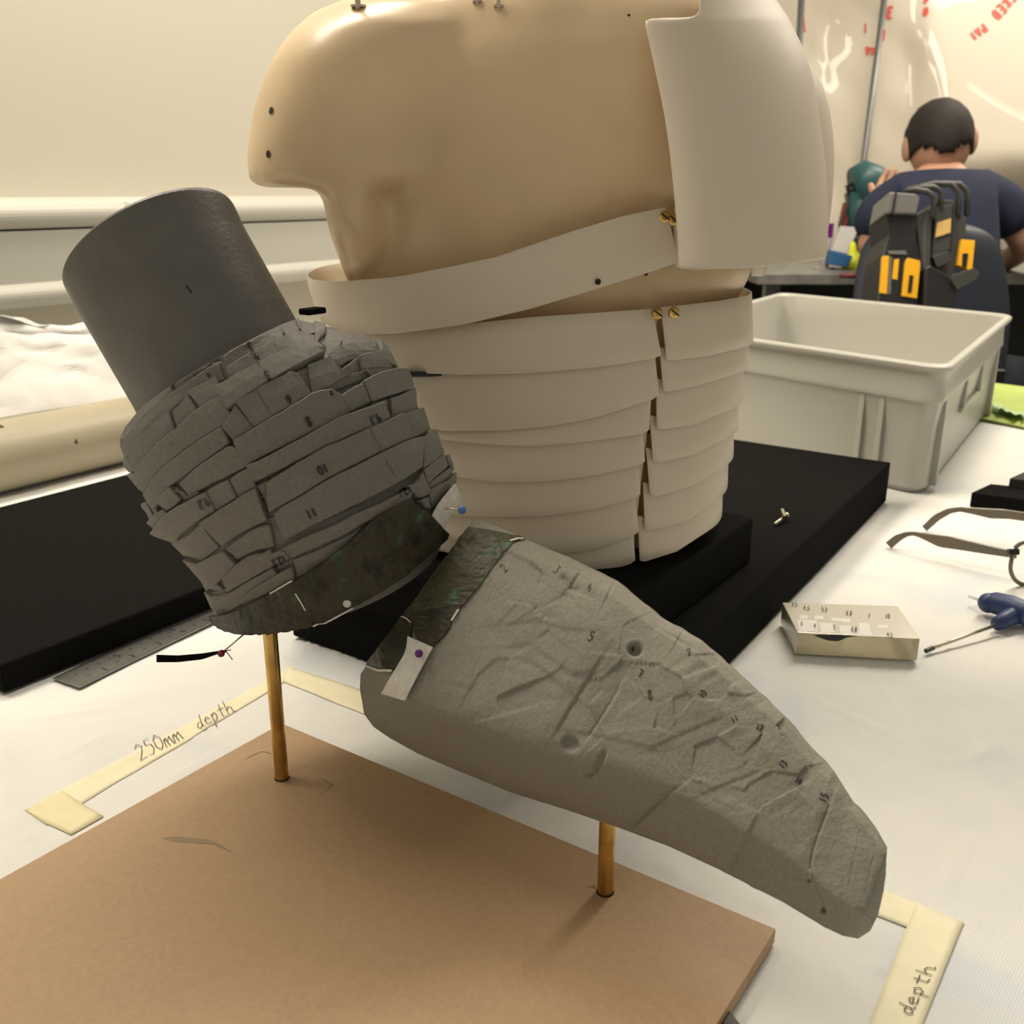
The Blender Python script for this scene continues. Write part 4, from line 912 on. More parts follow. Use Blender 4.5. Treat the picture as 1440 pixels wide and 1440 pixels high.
# brass screws, rivet marks and top fittings
def screw_at(x, y, r=.0042):
    h, n = hit(TG, x, y, (780, y)); h = h+n*.008; mb = MB(); mb.tube([h, h+n*.0022, h+n*.003], [r, r, r*.6], 16).out('brass_screw', M['brass'], tor)
    u = n.cross(Vector((0, 0, 1))).normalized(); u = (u+Vector((0, 0, 1))*.7).normalized(); v = n.cross(u)
    return MB().box(h+n*.0031, u*r*.95, v*r*.12, n*.0004).out('screw_slot', M['hole'], tor)
for x, y in ((926, 302), (938, 306), (916, 438), (938, 437)): screw_at(x, y)
bb_ = bvh_of(body)
mb = MB()
for x, y, r in ((382, 156, .0026), (378, 217, .0026), (836, 392, .0022), (908, 385, .0015), (884, 22, .001), (912, 604, .003), (902, 648, .002)):
    src = bb_ if x < 500 or y < 100 or x > 890 else TG
    h, n = hit(src, x, y, (600 if x < 500 else 780, y)); h += n*(.0006 if src is bb_ else .0125); u = n.cross(Vector((0, 0, 1))).normalized(); v = n.cross(u)
    mb.add([h+(u*math.cos(t)+v*math.sin(t))*r for t in np.linspace(0, 6.28, 10, endpoint=False)], [tuple(range(10))])
mb.out('drill_hole', M['hole'], tor)
for x, y, r, l_ in ((504, 10, .0035, .03), (671, 3, .0022, .02), (701, 10, .0022, .012)):
    h, n = hit(bb_, x, y, (620, 60)); t = Vector((0, -.1, 1)).normalized(); mb = MB(); mb.tube([h-t*.003, h+t*l_], r*.6, 12); mb.tube([h, h+t*.0015], r*1.5, 14); mb.out('top_fitting', M['screw'], tor)
# seam backing strip between the two stacks
lame([(918,440),(926,440)], [(884,792),(896,792)], -.001, -.001, 'L', name='seam_backing', n=3, ext=.01, ext_n=1).data.materials[0] = M['gold']
# plastic peg on the left where the strip gapes
h, n = hit(TG, 600, 527, (780, 520)); o = MB().box(Q(595, 526.5, depth(h)-.004), RT*.014, UP*.0016, FW*.004).out('black_peg', M['dark_rubber'], tor)

# loose screws on the slab
s0 = empty('loose_screw', PZ(1098, 728, .053), 'small steel screw with wing head lying on the large black foam slab', 'screw')
a_, b_ = PZ(1090, 737, .056), PZ(1104, 726, .058)
MB().tube([a_, b_], .0016, 12).out('shank', M['screw'], s0, smooth=True); MB().tube([b_, b_+(b_-a_).normalized()*.003], .0036, 14).out('head', M['screw'], s0, bevel=.0004)
MB().tube([PZ(1104, 727, .06), PZ(1100, 717, .062)], .0018, 10).out('washer_tab', M['screw'], s0)

# ================================================================== crate
kr = PZ(1318, 708, 0); kf = PZ(1398, 594, 0); kd = (kf-kr).normalized(); kw = Vector((-kd.y, kd.x, 0))
kw = (PZ(1060, 671.5, 0)-kr).normalized()
kfx = PZ(1240, 690, 0)
rz_ = PY(1337, 519, kr.y-.01).z
t0_, tL_, tB_ = PZ(1337, 517, rz_), PZ(1046, 475, rz_), PZ(1431, 438, rz_)
kw = (tL_-t0_); kw.z = 0; kw.normalize(); kd = (tB_-t0_); kd.z = 0; WID = min(kd.length-.04, .60); kd.normalize(); LEN = .46
kr = Vector((t0_.x, t0_.y, 0))+kw*.02+kd*.02
crt = empty('storage_crate', kr+kw*.2, 'open white translucent plastic crate standing behind the foam slab', 'crate')
def rrect(off, z, rad=.03, n=6):
    c0_ = kr; pts = []
    cs_ = [(0, 0, math.pi), (LEN, 0, math.pi*1.5), (LEN, WID, 0), (0, WID, math.pi*.5)]
    cc = [(off*-1+rad, -off+rad, math.pi, 1.5*math.pi), (LEN+off-rad, -off+rad, 1.5*math.pi, 2*math.pi), (LEN+off-rad, WID+off-rad, 0, .5*math.pi), (-off+rad, WID+off-rad, .5*math.pi, math.pi)]
    for x, y, a0, a1 in cc:
        for k in range(n+1):
            a = a0+(a1-a0)*k/n; X1 = x+rad*math.cos(a); Y1 = y+rad*math.sin(a); p = c0_+kw*X1+kd*Y1; pts.append(Vector((p.x, p.y, z)))
    return pts
RH = rz_
ringz = [(-.006, .002), (.002, .006), (.004, RH*.5), (.009, RH-.052), (.013, RH-.05), (.013, RH-.044), (.0115, RH-.03), (.0115, RH-.012), (.020, RH-.008), (.021, RH-.003), (.018, RH), (.010, RH), (.007, RH-.004), (.006, RH-.05), (.0, RH*.5), (-.008, .008)]
V = []; 
for off, z in ringz: V += rrect(off, z)
n_ = len(rrect(0, 0)); Fc = []
for j in range(len(ringz)-1):
    for k in range(n_): Fc.append((j*n_+k, j*n_+(k+1) % n_, (j+1)*n_+(k+1) % n_, (j+1)*n_+k))
Fc += [tuple(range(n_))[::-1], tuple((len(ringz)-1)*n_+k for k in range(n_))]
mesh('crate_body', V, Fc, M['crate'], crt, smooth=True, bevel=.0008, seg=2)
def rib(u, face, wdt=.006, h0=.006, h1=None):
    h1 = h1 or RH-.05
    if face == 'R': c = kr+kd*u-kw*.006; ax, ay = kd*wdt, kw*.006
    else: c = kr+kw*u-kd*.004; ax, ay = kw*wdt, kd*.006
    MB().box(Vector((c.x, c.y, (h0+h1)/2)), ax, ay, Vector((0, 0, (h1-h0)/2))).out('corner_rib', M['crate'], crt, bevel=.001)
for u in (.045, WID-.045): rib(u, 'R')
for u in (.07, .10): rib(u, 'F', .004)
rib(WID*.36, 'R', .003, RH*.45); rib(WID*.62, 'R', .003, RH*.45)
c = kr+kd*WID*.5-kw*.004; MB().box(Vector((c.x, c.y, RH*.44)), kd*WID*.15, kw*.006, Vector((0, 0, .004))).out('grip_ledge', M['crate'], crt, bevel=.001)
# pallet lip at the foot of the crate
MB().prism([Vector((p.x, p.y, .0)) for p in rrect(-.003, 0)], (0, 0, .004)).out('base_rim', M['crate'], crt)

# lime cutting mat with cellophane
p4 = [PZ(1380, 538, .002), PZ(1490, 552, .002), PZ(1500, 615, .002), PZ(1380, 590, .002)]
o = MB().prism(p4, (0, 0, .003)).out('cutting_mat', M['lime'], bevel=.0005); tag(o, 'lime green mat on the bench corner beyond the crate', 'mat')
mb = MB(); Vv = []; r9 = random.Random(4)
for k in range(14):
    t = k/13; x, y = 1398+44*t, 572+14*t
    for s in (-1, 0, 1): Vv.append(PZ(x+r9.uniform(-2, 2), y+s*5*(1-.5*t)+r9.uniform(-2, 2), .006+(.010 if s == 0 else 0)+r9.uniform(0, .006)))
o = mesh('cellophane', Vv, [(3*k+s, 3*k+s+1, 3*k+s+4, 3*k+s+3) for k in range(13) for s in (0, 1)], mat('cellophane', (.55, .75, .65), .12, var=.3, vscale=80), solid=.0005); tag(o, 'crumpled pale green cellophane wrapper lying on the lime mat', 'wrapper')

# ================================================================== resin test block
zt = .0215
tq = [PZ(1100, 847, zt), PZ(1262, 852, zt), PZ(1294, 898, zt), PZ(1121, 889, zt)]
rb = empty('resin_block', (tq[0]+tq[2])/2-Vector((0, 0, zt)), 'clear yellowish cast block with pen numbers beside the foam slab', 'block')
MB().prism([Vector((p.x, p.y, .0012)) for p in tq], (0, 0, zt-.0012)).out('cast_body', M['resin'], rb, bevel=.0006)
mb = MB()
for (x0, y0, x1, y1, x2, y2, x3, y3) in ((1121,872,1148,873,1150,889,1124,888), (1152,876,1172,877,1174,890,1154,890), (1180,880,1196,881,1198,893,1182,892), (1208,876,1222,877,1226,894,1208,893), (1124,866,1136,866,1137,871,1125,871), (1145,866,1158,867,1158,872,1146,871), (1168,869,1195,871,1196,876,1170,874), (1234,879,1248,880,1250,884,1236,884)):
    mb = MB(); mb.prism([PZ(a, b_, zt-.0004) for a, b_ in ((x0, y0), (x1, y1), (x2, y2), (x3, y3))], (0, 0, .0005)); mb.out('paper_inset', M['white_pl'], rb)
fn_ = (tq[2]-tq[3]).cross(Vector((0, 0, 1))).normalized(); pb_ = tq[3]+fn_*(.0004 if fn_.y < 0 else -.0004)
mesh('ink_smear', [PN(x, y, pb_, fn_) for x, y in ((1143, 893), (1170, 892.5), (1206, 894), (1190, 897), (1178, 902), (1165, 901), (1150, 896))], [tuple(range(7))], M['pen'], rb)
mb = MB()
for t, x, y in (('3.5', 1118, 850), ('4.5', 1135, 855), ('5.5', 1160, 857), ('6.8', 1195, 862), ('7', 1222, 866), ('10', 1248, 866), ('3', 1127, 877), ('4', 1146, 880), ('5', 1173, 882), ('6.8', 1202, 885), ('9.5', 1252, 893)):
    text_px(mb, on_z(zt+.0004), t, x, y, 6, 1, .1, .0006)
mb.out('number_mark', M['pen'], rb)

# ================================================================== glasses
gl = empty('spectacles', PZ(1430, 800, 0), 'olive brown framed spectacles lying open on the sheet at the right edge', 'glasses')
def temple(ctop, cbot, g1, g2, nm='temple', th=.0018):
    nrm = (g2-g1).cross(Vector((0, 0, 1))).normalized(); T = resample(ctop, 26); Bb = resample(cbot, 26); V = []
    for s in (-1, 1):
        for a, b_ in zip(T, Bb): V += [PN(a.x, a.y, g1, nrm)+nrm*th*s, PN(b_.x, b_.y, g1, nrm)+nrm*th*s]
    n = 52; Fc = []
    for k in range(25):
        q = (2*k, 2*k+2, 2*k+3, 2*k+1); Fc += [q, tuple(n+i for i in q[::-1]), (2*k, n+2*k, n+2*k+2, 2*k+2), (2*k+1, 2*k+3, n+2*k+3, n+2*k+1)]
    Fc += [(0, 1, n+1, n), (n-2, 2*n-2, 2*n-1, n-1)]
    return mesh(nm, V, Fc, M['olive'], gl, smooth=False, bevel=.0006)
k2 = lambda L_: [(1060+x*.2639, 620+y*.2639) for x, y in L_]
temple(k2([(705,540),(750,505),(800,487),(850,483),(930,497),(1050,510),(1200,545),(1330,575),(1400,585)]), k2([(735,573),(790,525),(830,505),(860,503),(920,530),(990,565),(1100,580),(1250,603),(1400,625)]), PZ(1252, 771, 0), PZ(1432, 812, 0))
temple(k2([(898,455),(960,395),(1030,362),(1100,352),(1200,358),(1330,365),(1470,385)]), k2([(922,480),(990,420),(1050,385),(1100,376),(1170,390),(1260,412),(1360,415),(1470,430)]), PZ(1300, 747, 0), PZ(1450, 765, 0))
# front frame: rim of the near lens
fp = PZ(1432, 820, 0); fdir = (PZ(1540, 800, 0)-PZ(1432, 812, 0)).normalized(); fn = fdir.cross(Vector((0, 0, 1)))
rim = [(1424,781),(1421,800),(1427,815),(1440,822),(1462,820),(1485,806),(1490,786),(1475,765),(1445,762),(1430,768)]
pts = [PN(x, y, PZ(1430, 822, .001), fn) for x, y in rim]; pts = [sum((pts[(k+i-1) % 10]*w_ for i, w_ in enumerate(((-u*u*u+2*u*u-u)/2, (3*u*u*u-5*u*u+2)/2, (-3*u*u*u+4*u*u+u)/2, (u*u*u-u*u)/2))), Vector()) for k in range(10) for u in (0, .25, .5, .75)]; pts.append(pts[0]); pts.append(pts[1])
MB().tube(pts, .0022, 8, False).out('rim', M['olive'], gl, smooth=True)
mesh('lens', pts[:40], [tuple(range(40))], M['lens'], gl, solid=.001)
q1 = PN(1425, 776, PZ(1430, 822, .001), fn); MB().box(q1, RT*.005, UP*.003, FW*.003).out('hinge', M['dark_rubber'], gl, bevel=.0005)

# ================================================================== T handle driver
sd = empty('hex_driver', PZ(1410, 880, 0), 'T handled driver with dark blue grip and thin steel blade at the right edge', 'tool')
def ph(x, y, z): return PZ(x, y, z)
MB().tube([ph(1390, 848, .012), ph(1400, 848, .013), ph(1420, 853, .014), ph(1450, 866, .014)], [.009, .0105, .011, .011], 18).out('grip', M['blue_h'], sd, smooth=True, bevel=.002)
MB().ball(ph(1390, 848, .012), .0095).out('grip_end', M['blue_h'], sd, smooth=True)
MB().tube([ph(1402, 878, .008), ph(1412, 872, .009), ph(1428, 864, .011), ph(1450, 862, .012)], [.006, .0075, .009, .011], 16).out('neck', M['blue_h'], sd, smooth=True)
MB().tube([ph(1400, 879, .008), ph(1310, 912, .0035)], .0016, 12).out('blade', M['screw'], sd, smooth=True)
MB().tube([ph(1312, 911, .0035), ph(1302, 915.5, .003)], .0021, 12).out('blade_tip', M['grey_pl'], sd)
MB().tube([ph(1384, 845, .010), ph(1364, 838, .008)], .0022, 10).out('short_blade', mat('white_sleeve', (.8, .8, .78), .4), sd, smooth=True)

# ================================================================== black tool case with yellow fittings
tl_ = empty('tool_case', PZ(1300, 535, 0), 'black upright tool holder with yellow inserts standing behind the crate', 'tool holder')
DT = 2.0
def qbox(nm, px, d0, th, mt, bev=.003):
    P = [Q(x, y, d0) for x, y in px]; P = [p if p.z > .004 else PY(proj(p)[0], 500, p.y)+Vector((0, 0, .004-PY(proj(p)[0], 500, p.y).z)) for p in P]; return MB().prism(P, FW*th).out(nm, M[mt], tl_, bevel=bev)
k3 = lambda L_: [(1190+x*.1736, 220+y*.1736) for x, y in L_]
qbox('front_column', k3([(320,460),(580,460),(570,640),(600,830),(590,2100),(200,2100),(290,800),(340,640)]), DT, .10, 'dark_rubber')
qbox('cap', k3([(350,285),(560,300),(600,330),(570,465),(315,460)]), DT-.01, .09, 'lgrey_pl')
qbox('cap_stripe', k3([(400,288),(412,288),(385,462),(368,462)]), DT-.013, .01, 'dark_rubber', 0)
qbox('side_panel', k3([(560,470),(640,420),(700,420),(680,2100),(570,2100),(600,800)]), DT+.01, .08, 'grey_pl')
qbox('rear_column', k3([(700,400),(740,345),(880,350),(900,420),(980,500),(960,760),(900,860),(870,2100),(660,2100)]), DT+.03, .07, 'grey_pl')
qbox('panel_recess', k3([(725,400),(870,380),(850,760),(670,840)]), DT+.022, .012, 'dark_rubber', .001)
qbox('panel_face', k3([(735,410),(860,395),(842,750),(690,820)]), DT+.016, .012, 'grey_pl', .001)
qbox('rating_label', k3([(740,535),(850,500),(845,615),(725,655)]), DT+.012, .006, 'tan', 0)
for off, dd in ((0, 0), (60, .02)):
    hp_ = k3([(480+off, 275-off*.3), (560+off, 270-off*.3), (650+off, 285-off*.6), (715+off, 330-off*.7), (700+off, 500-off)])
    MB().tube([Q(x, y, DT+dd) for x, y in hp_], .006, 8).out('carry_handle', M['grey_pl'], tl_, smooth=True)
for off, dd in ((0, .03), (70, .05)):
    hp_ = k3([(500+off, 265-off*.2), (720+off, 220), (850+off, 225), (915+off, 290), (905+off, 480)])
    MB().tube([Q(x, y, DT+dd) for x, y in hp_], .006, 8).out('carry_handle', M['grey_pl'], tl_, smooth=True)
qbox('yellow_level', k3([(300,805),(350,805),(330,1115),(268,1105)]), DT-.008, .012, 'yellow', .001)
qbox('white_level_edge', k3([(352,815),(375,815),(362,1115),(335,1115)]), DT-.007, .012, 'lgrey_pl', .001)
qbox('yellow_label', k3([(390,835),(430,830),(415,1000),(372,990)]), DT-.006, .007, 'yellow', .0005)
qbox('yellow_clip', k3([(500,820),(600,845),(600,900),(575,1150),(450,1130),(480,860)]), DT-.010, .014, 'yellow', .001)
qbox('clip_slot', k3([(515,960),(545,965),(530,1100),(500,1100)]), DT-.012, .01, 'dark_rubber', 0)
qbox('yellow_clip', k3([(935,670),(1045,680),(1020,930),(905,880)]), DT+.02, .014, 'yellow', .001)
qbox('clip_slot', k3([(945,785),(990,785),(975,900),(940,890)]), DT+.018, .01, 'dark_rubber', 0)
qbox('grey_badge', k3([(340,765),(480,760),(495,795),(350,790)]), DT-.005, .006, 'lgrey_pl', .0005)
qbox('side_tray', k3([(640,900),(680,880),(860,980),(1080,930),(1060,980),(900,1100),(900,2100),(640,2100)]), DT-.02, .06, 'dark_rubber')
qbox('tray_lip', k3([(860,960),(1040,900),(1085,945),(1050,1000),(900,1080),(850,1000)]), DT-.026, .012, 'grey_pl', .001)
for q_, col_ in ((k3([(700,810),(830,760),(850,850),(740,900)]), 'grey_pl'),): qbox('tray_back', q_, DT+.012, .01, col_, .001)
bs = PZ(1300, 535, 0)
MB().box(Vector((Q(1290, 500, DT).x, Q(1290, 500, DT).y+.06, .012)), RT*.10, Vector((0, .08, 0)), Vector((0, 0, .011))).out('foot', M['dark_rubber'], tl_, bevel=.004)

# ================================================================== desk beyond, chair, person
PD = 2.62
dzk = Q(1150, 385, 2.7).z
dk = empty('side_desk', (1.2, 3.2, -.75), 'grey cluttered work desk in front of the seated person', 'desk')
dcx, dcy = 1.62, 3.22
MB().box(Vector((dcx, dcy, dzk-.015)), Vector((.95, 0, 0)), Vector((0, .45, 0)), Vector((0, 0, .015))).out('desk_top', M['desk'], dk, bevel=.003)
for x in (dcx-.9, dcx+.9):
    for y in (dcy-.4, dcy+.4): MB().box(Vector((x, y, (dzk-.78)/2)), Vector((.02, 0, 0)), Vector((0, .02, 0)), Vector((0, 0, (dzk+.72)/2))).out('leg', M['rods'], dk)
MB().box(Vector((dcx, dcy+.36, (dzk-.3)/2)), Vector((.86, 0, 0)), Vector((0, .01, 0)), Vector((0, 0, .25))).out('modesty_panel', M['dark_rubber'], dk)
def onD(x, y): return PZ(x, y, dzk)
# clutter
p = Q(1160, 375, 2.6); pt = Q(1166, 312, 2.6)
mk = empty('marker_pen', p, 'upright grey marker with purple cap on the far desk beside the plate', 'pen')
base = onD(1158, 378); 
def up_at(b_, x, y): return PN(x, y, b_, Vector((0, 1, 0)))
MB().tube([base, up_at(base, 1164, 334)], .013, 14).out('barrel', M['greypen'], mk, smooth=True, bevel=.001)
MB().tube([up_at(base, 1164, 334), up_at(base, 1166, 314)], .0135, 14).out('cap', M['purple'], mk, bevel=.001)
MB().tube([base, base+Vector((0, 0, .004))], .03, 18).out('foot', M['greypen'], mk)
b2 = onD(1182, 380); o = MB().prism([up_at(b2, 1166, 372), up_at(b2, 1192, 376), up_at(b2, 1200, 360), up_at(b2, 1170, 352)], (0, .08, 0)).out('tape_box', M['blue_pl'], bevel=.003); tag(o, 'blue and black box lying on the desk beside the marker', 'box')
b3 = onD(1185, 370); o = MB().prism([up_at(b3, 1170, 352), up_at(b3, 1192, 357), up_at(b3, 1208, 320), up_at(b3, 1183, 318)], (0, .015, .0)).out('note_pad', M['tissue'], bevel=.001); tag(o, 'white note pad propped up behind the yellow squeeze bulb', 'note pad')
b4 = onD(1199, 378); y0_ = up_at(b4, 1199, 378)
mb = MB(); mb.tube([up_at(b4, 1201, 379), up_at(b4, 1201, 370), up_at(b4, 1200, 362), up_at(b4, 1199, 352), up_at(b4, 1199, 344), up_at(b4, 1199, 340)], [.032, .034, .022, .011, .009, .004], 18)
o = mb.out('squeeze_bulb', M['neon'], smooth=True); tag(o, 'bright yellow bulb shaped bottle on the desk left of the chair', 'bottle')
b5 = onD(1197, 388); o = MB().tube([up_at(b5, 1181, 388), up_at(b5, 1212, 388)], .006, 8).out('red_tool', mat('dark_red', (.12, .01, .015), .4), smooth=True); tag(o, 'dark red slim tool lying on the grey desk', 'tool')
b6 = PZ(1215, 352, dzk); Yt = b6.y
tc6 = empty('teal_machine', b6, 'teal and black bench machine behind the left shoulder of the person', 'machine')
u6 = lambda x, y: PY(x, y, 3.25)
MB().tube([u6(1200, 262), u6(1212, 258), u6(1226, 262), u6(1236, 270)], [.055, .07, .065, .05], 20).out('motor_body', M['teal'], tc6, smooth=True)
MB().tube([u6(1213, 270), u6(1210, 300), u6(1212, 330)], [.045, .04, .05], 16).out('handle', M['teal'], tc6, smooth=True)
MB().tube([u6(1197, 275), u6(1194, 262), u6(1204, 253), u6(1222, 250), u6(1236, 254)], .012, 10).out('hose', M['dark_rubber'], tc6, smooth=True)
mb = MB(); mb.tube([u6(1190, 272), u6(1192, 290), u6(1184, 312), u6(1178, 335), u6(1174, 350)], .006, 8).out('cable', M['grey_pl'], tc6, smooth=True)
MB().prism([u6(1192, 285), u6(1203, 285), u6(1200, 318), u6(1184, 320)], (0, .05, 0)).out('red_panel', mat('machine_red', (.28, .04, .03), .5), tc6, bevel=.003)
o6 = MB().box(u6(1212, 345), (.06, 0, 0), (0, .06, 0), (0, 0, .03)).out('base', M['grey_pl'], tc6, bevel=.004)

# chair
CD = 2.38
chh = empty('office_chair', Q(1310, 600, CD), 'dark blue plastic shell office chair the person sits on', 'chair')
chh.location.z = -.75
def chair_back():
    V = []; NX, NY = 24, 16
    prof = [(322, 60), (328, 78), (340, 90), (360, 98), (390, 104), (430, 108), (470, 108), (520, 100), (560, 85)]
    for j in range(NY):
        t = j/(NY-1); y = 318+242*t**1.3; hw = np.interp(y, [p_[0] for p_ in prof], [p_[1] for p_ in prof])
        if j == 0: hw = 40
        for i in range(NX):
            s = -1+2*i/(NX-1); V.append(Q(1308+hw*s, y+0*s, CD+.05-.07*(1-abs(s)**2)+0.0))
    return V, [(j*NX+i, (j+1)*NX+i, (j+1)*NX+i+1, j*NX+i+1) for j in range(NY-1) for i in range(NX-1)]
V, Fc = chair_back(); mesh('backrest', V, Fc, M['chair'], chh, smooth=True, solid=.02, bevel=.004, sub=1)
cs0 = Q(1310, 560, CD+.22)
sx = cs0.x; sy = CD*math.cos(PIT)+.2; sz = -.27
MB().prism([Vector((sx-.21, sy-.2, sz)), Vector((sx+.21, sy-.2, sz)), Vector((sx+.23, sy+.05, sz)), Vector((sx+.18, sy+.22, sz)), Vector((sx-.18, sy+.22, sz)), Vector((sx-.23, sy+.05, sz))], (0, 0, .05)).out('seat', M['chair'], chh, bevel=.015)
MB().tube([(sx, sy, sz), (sx, sy, -.66)], .025, 14).out('gas_post', M['dark_rubber'], chh)
MB().box((sx, sy-.2, -.14), (.03, 0, 0), (0, .01, 0), (0, 0, .13)).out('back_bracket', M['dark_rubber'], chh, bevel=.004)
for k in range(5):
    a = k*2*math.pi/5; MB().tube([(sx, sy, -.66), (sx+.27*math.cos(a), sy+.27*math.sin(a), -.70)], [.025, .015], 8).out('leg', M['dark_rubber'], chh)
    MB().ball((sx+.27*math.cos(a), sy+.27*math.sin(a), -.728), .022, 10, 8).out('castor', M['dark_rubber'], chh)

# person
pr = empty('person', (sx, sy, -.76), 'person in a navy t-shirt seated facing away, head bent over the desk', 'person')
def skinmesh(name, joints, edges, mt, sub=2, root=0):
    me = bpy.data.meshes.new(name); me.from_pydata([tuple(j[0]) for j in joints], edges, []); o = bpy.data.objects.new(name, me); COL.objects.link(o)
    o.parent = pr; o.matrix_parent_inverse = Matrix.Translation(pr.location).inverted(); me.materials.append(mt)
    md = o.modifiers.new('k', 'SKIN'); md.use_smooth_shade = True
    for k, j in enumerate(joints):
        v = me.skin_vertices[0].data[k]; r = j[1]; v.radius = r if isinstance(r, tuple) else (r, r); v.use_root = (k == root)
    md = o.modifiers.new('s', 'SUBSURF'); md.levels = sub; md.render_levels = sub; return o
q = lambda x, y, d=PD: Q(x, y, d)
hipz = sz+.13; hip = Vector((sx, sy, hipz)); 
chest_ = q(1318, 335, PD); nk = q(1322, 243, PD+.02); hd0 = q(1326, 222, PD+.05)
shL, shR = q(1252, 284, PD), q(1392, 272, PD+.0); elL, elR = q(1222, 355, PD+.02), q(1446, 345, PD+.02)
wrR = q(1408, 372, PD+.22); hR = q(1395, 380, PD+.28); wrL = q(1236, 300, PD+.22); hL = q(1245, 276, PD+.25)
kneeL = Vector((sx-.12, sy+.42, hipz+.02)); kneeR = Vector((sx+.14, sy+.42, hipz+.02)); anL = Vector((sx-.12, sy+.40, -.70)); anR = Vector((sx+.14, sy+.40, -.70))
J = [(hip, .12), ((hip+chest_)/2, .10), (chest_, .11), (q(1320, 272), .075), (nk, .052), (hd0, .052), (shL, .048), (elL, .038), (wrL, .027), (hL, .03),
     (shR, .048), (elR, .04), (wrR, .028), (hR, .032), (hip+Vector((-.09, .03, 0)), .08), (kneeL, .06), (anL, .04), (hip+Vector((.09, .03, 0)), .08), (kneeR, .06), (anR, .04)]
Ed = [(0, 1), (1, 2), (2, 3), (3, 4), (4, 5), (3, 6), (6, 7), (7, 8), (8, 9), (3, 10), (10, 11), (11, 12), (12, 13), (0, 14), (14, 15), (15, 16), (0, 17), (17, 18), (18, 19)]
fin = []
def fingers(base_i, wr_, h_, side):
    d = (h_-wr_).normalized(); s = d.cross(Vector((0, 1, 0)) if abs(d.y) < .8 else Vector((0, 0, 1))).normalized(); n = d.cross(s)
    for k, (o_, l_) in enumerate(((-.03, .06), (-.01, .075), (.01, .07), (.03, .055))):
        a = h_+s*o_+d*.02; b1 = a+d*l_*.55+n*.005; b2 = b1+d*l_*.45+n*.02
        i0 = len(J); J.append((a, .010)); J.append((b1, .009)); J.append((b2, .007)); Ed.extend([(base_i, i0), (i0, i0+1), (i0+1, i0+2)])
    a = wr_+(h_-wr_)*.7+s*.035*side; b1 = a+d*.03+s*.025*side; i0 = len(J); J.append((a, .012)); J.append((b1, .009)); Ed.extend([(base_i, i0), (i0, i0+1)])
fingers(9, wrL, hL, 1); fingers(13, wrR, hR, -1)
skinmesh('body', J, Ed, M['skin'])
# head with face turned down and away
hc = q(1320, 195, PD+.03); HR_ = .098
V = []; nu_, nv_ = 40, 28
fx = Vector((.22, .86, -.46)).normalized(); ux = Vector((0, .46, .88)); rx_ = fx.cross(ux).normalized(); ux = rx_.cross(fx).normalized()
def headpt(al, be):
    # al azimuth from the face, be elevation
    x = math.cos(be)*math.cos(al); y = math.cos(be)*math.sin(al); z = math.sin(be)
    X1 = x*(.098 if x > 0 else .105); Y1 = y*.081; Z1 = z*(.115 if z < 0 else .092)
    if z < 0: Y1 *= 1+.25*z*max(0, x); X1 += .012*(-z)*max(0, x)
    f_ = math.exp(-((al/.16)**2+((be+.12)/.22)**2)); X1 += .024*f_             # nose
    for s in (-1, 1): X1 -= .010*math.exp(-(((al-s*.38)/.17)**2+((be-.08)/.13)**2))  # eye sockets
    X1 += .006*math.exp(-((al/.28)**2+((be+.52)/.07)**2)) - .005*math.exp(-((al/.3)**2+((be+.42)/.05)**2))
    return hc+fx*X1+rx_*Y1+ux*Z1
for j in range(nv_+1):
    for i in range(nu_): V.append(headpt(2*math.pi*i/nu_, -math.pi/2+math.pi*j/nv_))
Fh = [(j*nu_+i, j*nu_+(i+1) % nu_, (j+1)*nu_+(i+1) % nu_, (j+1)*nu_+i) for j in range(nv_) for i in range(nu_)]
mesh('head', V, Fh, M['skin'], pr, smooth=True)
Vh = []
def vn1(v): return math.sin(v.x*170)*math.cos(v.z*150)
for v in V: Vh.append(hc+(v-hc)*(1.035+.012*vn1(v)))
Fk = []
for f in Fh:
    c = sum((V[i] for i in f), Vector())/4-hc; x, z = c.dot(fx), c.dot(ux)
    if z > -.085+max(0, x)*1.2+.55*abs(c.dot(rx_)) and not (x > .045 and z < .055) and (z > -.005 or x < .005): Fk.append(f)
mesh('hair', Vh, Fk, M['hair'], pr, smooth=True, solid=.006)
for s in (-1, 1):
    e = hc+rx_*s*.08-ux*.02-fx*.005; mb = MB(); mb.ball(e, .034, 14, 10, (.4, .7, 1.05)); mb.out('ear', M['skin'], pr, smooth=True)
for s in (-1, 1):
    e = headpt(s*.38, .08)+fx*.004; MB().ball(e, .011, 12, 8).out('eye', mat('eye_white', (.6, .58, .55), .3), pr, smooth=True)
# magnifier band on the head
pts = [hc+ux*(.085+.03*math.sin(a))*1.0+rx_*.095*math.cos(a)+fx*(.02) for a in np.linspace(-.5, 1.9, 14)]
MB().tube([hc+rx_*(.092*math.cos(a))+ux*(.122*math.sin(a))+fx*.035 for a in np.linspace(-.1, 2.0, 18)], .0045, 8).out('headband', M['lgrey_pl'], pr, smooth=True)
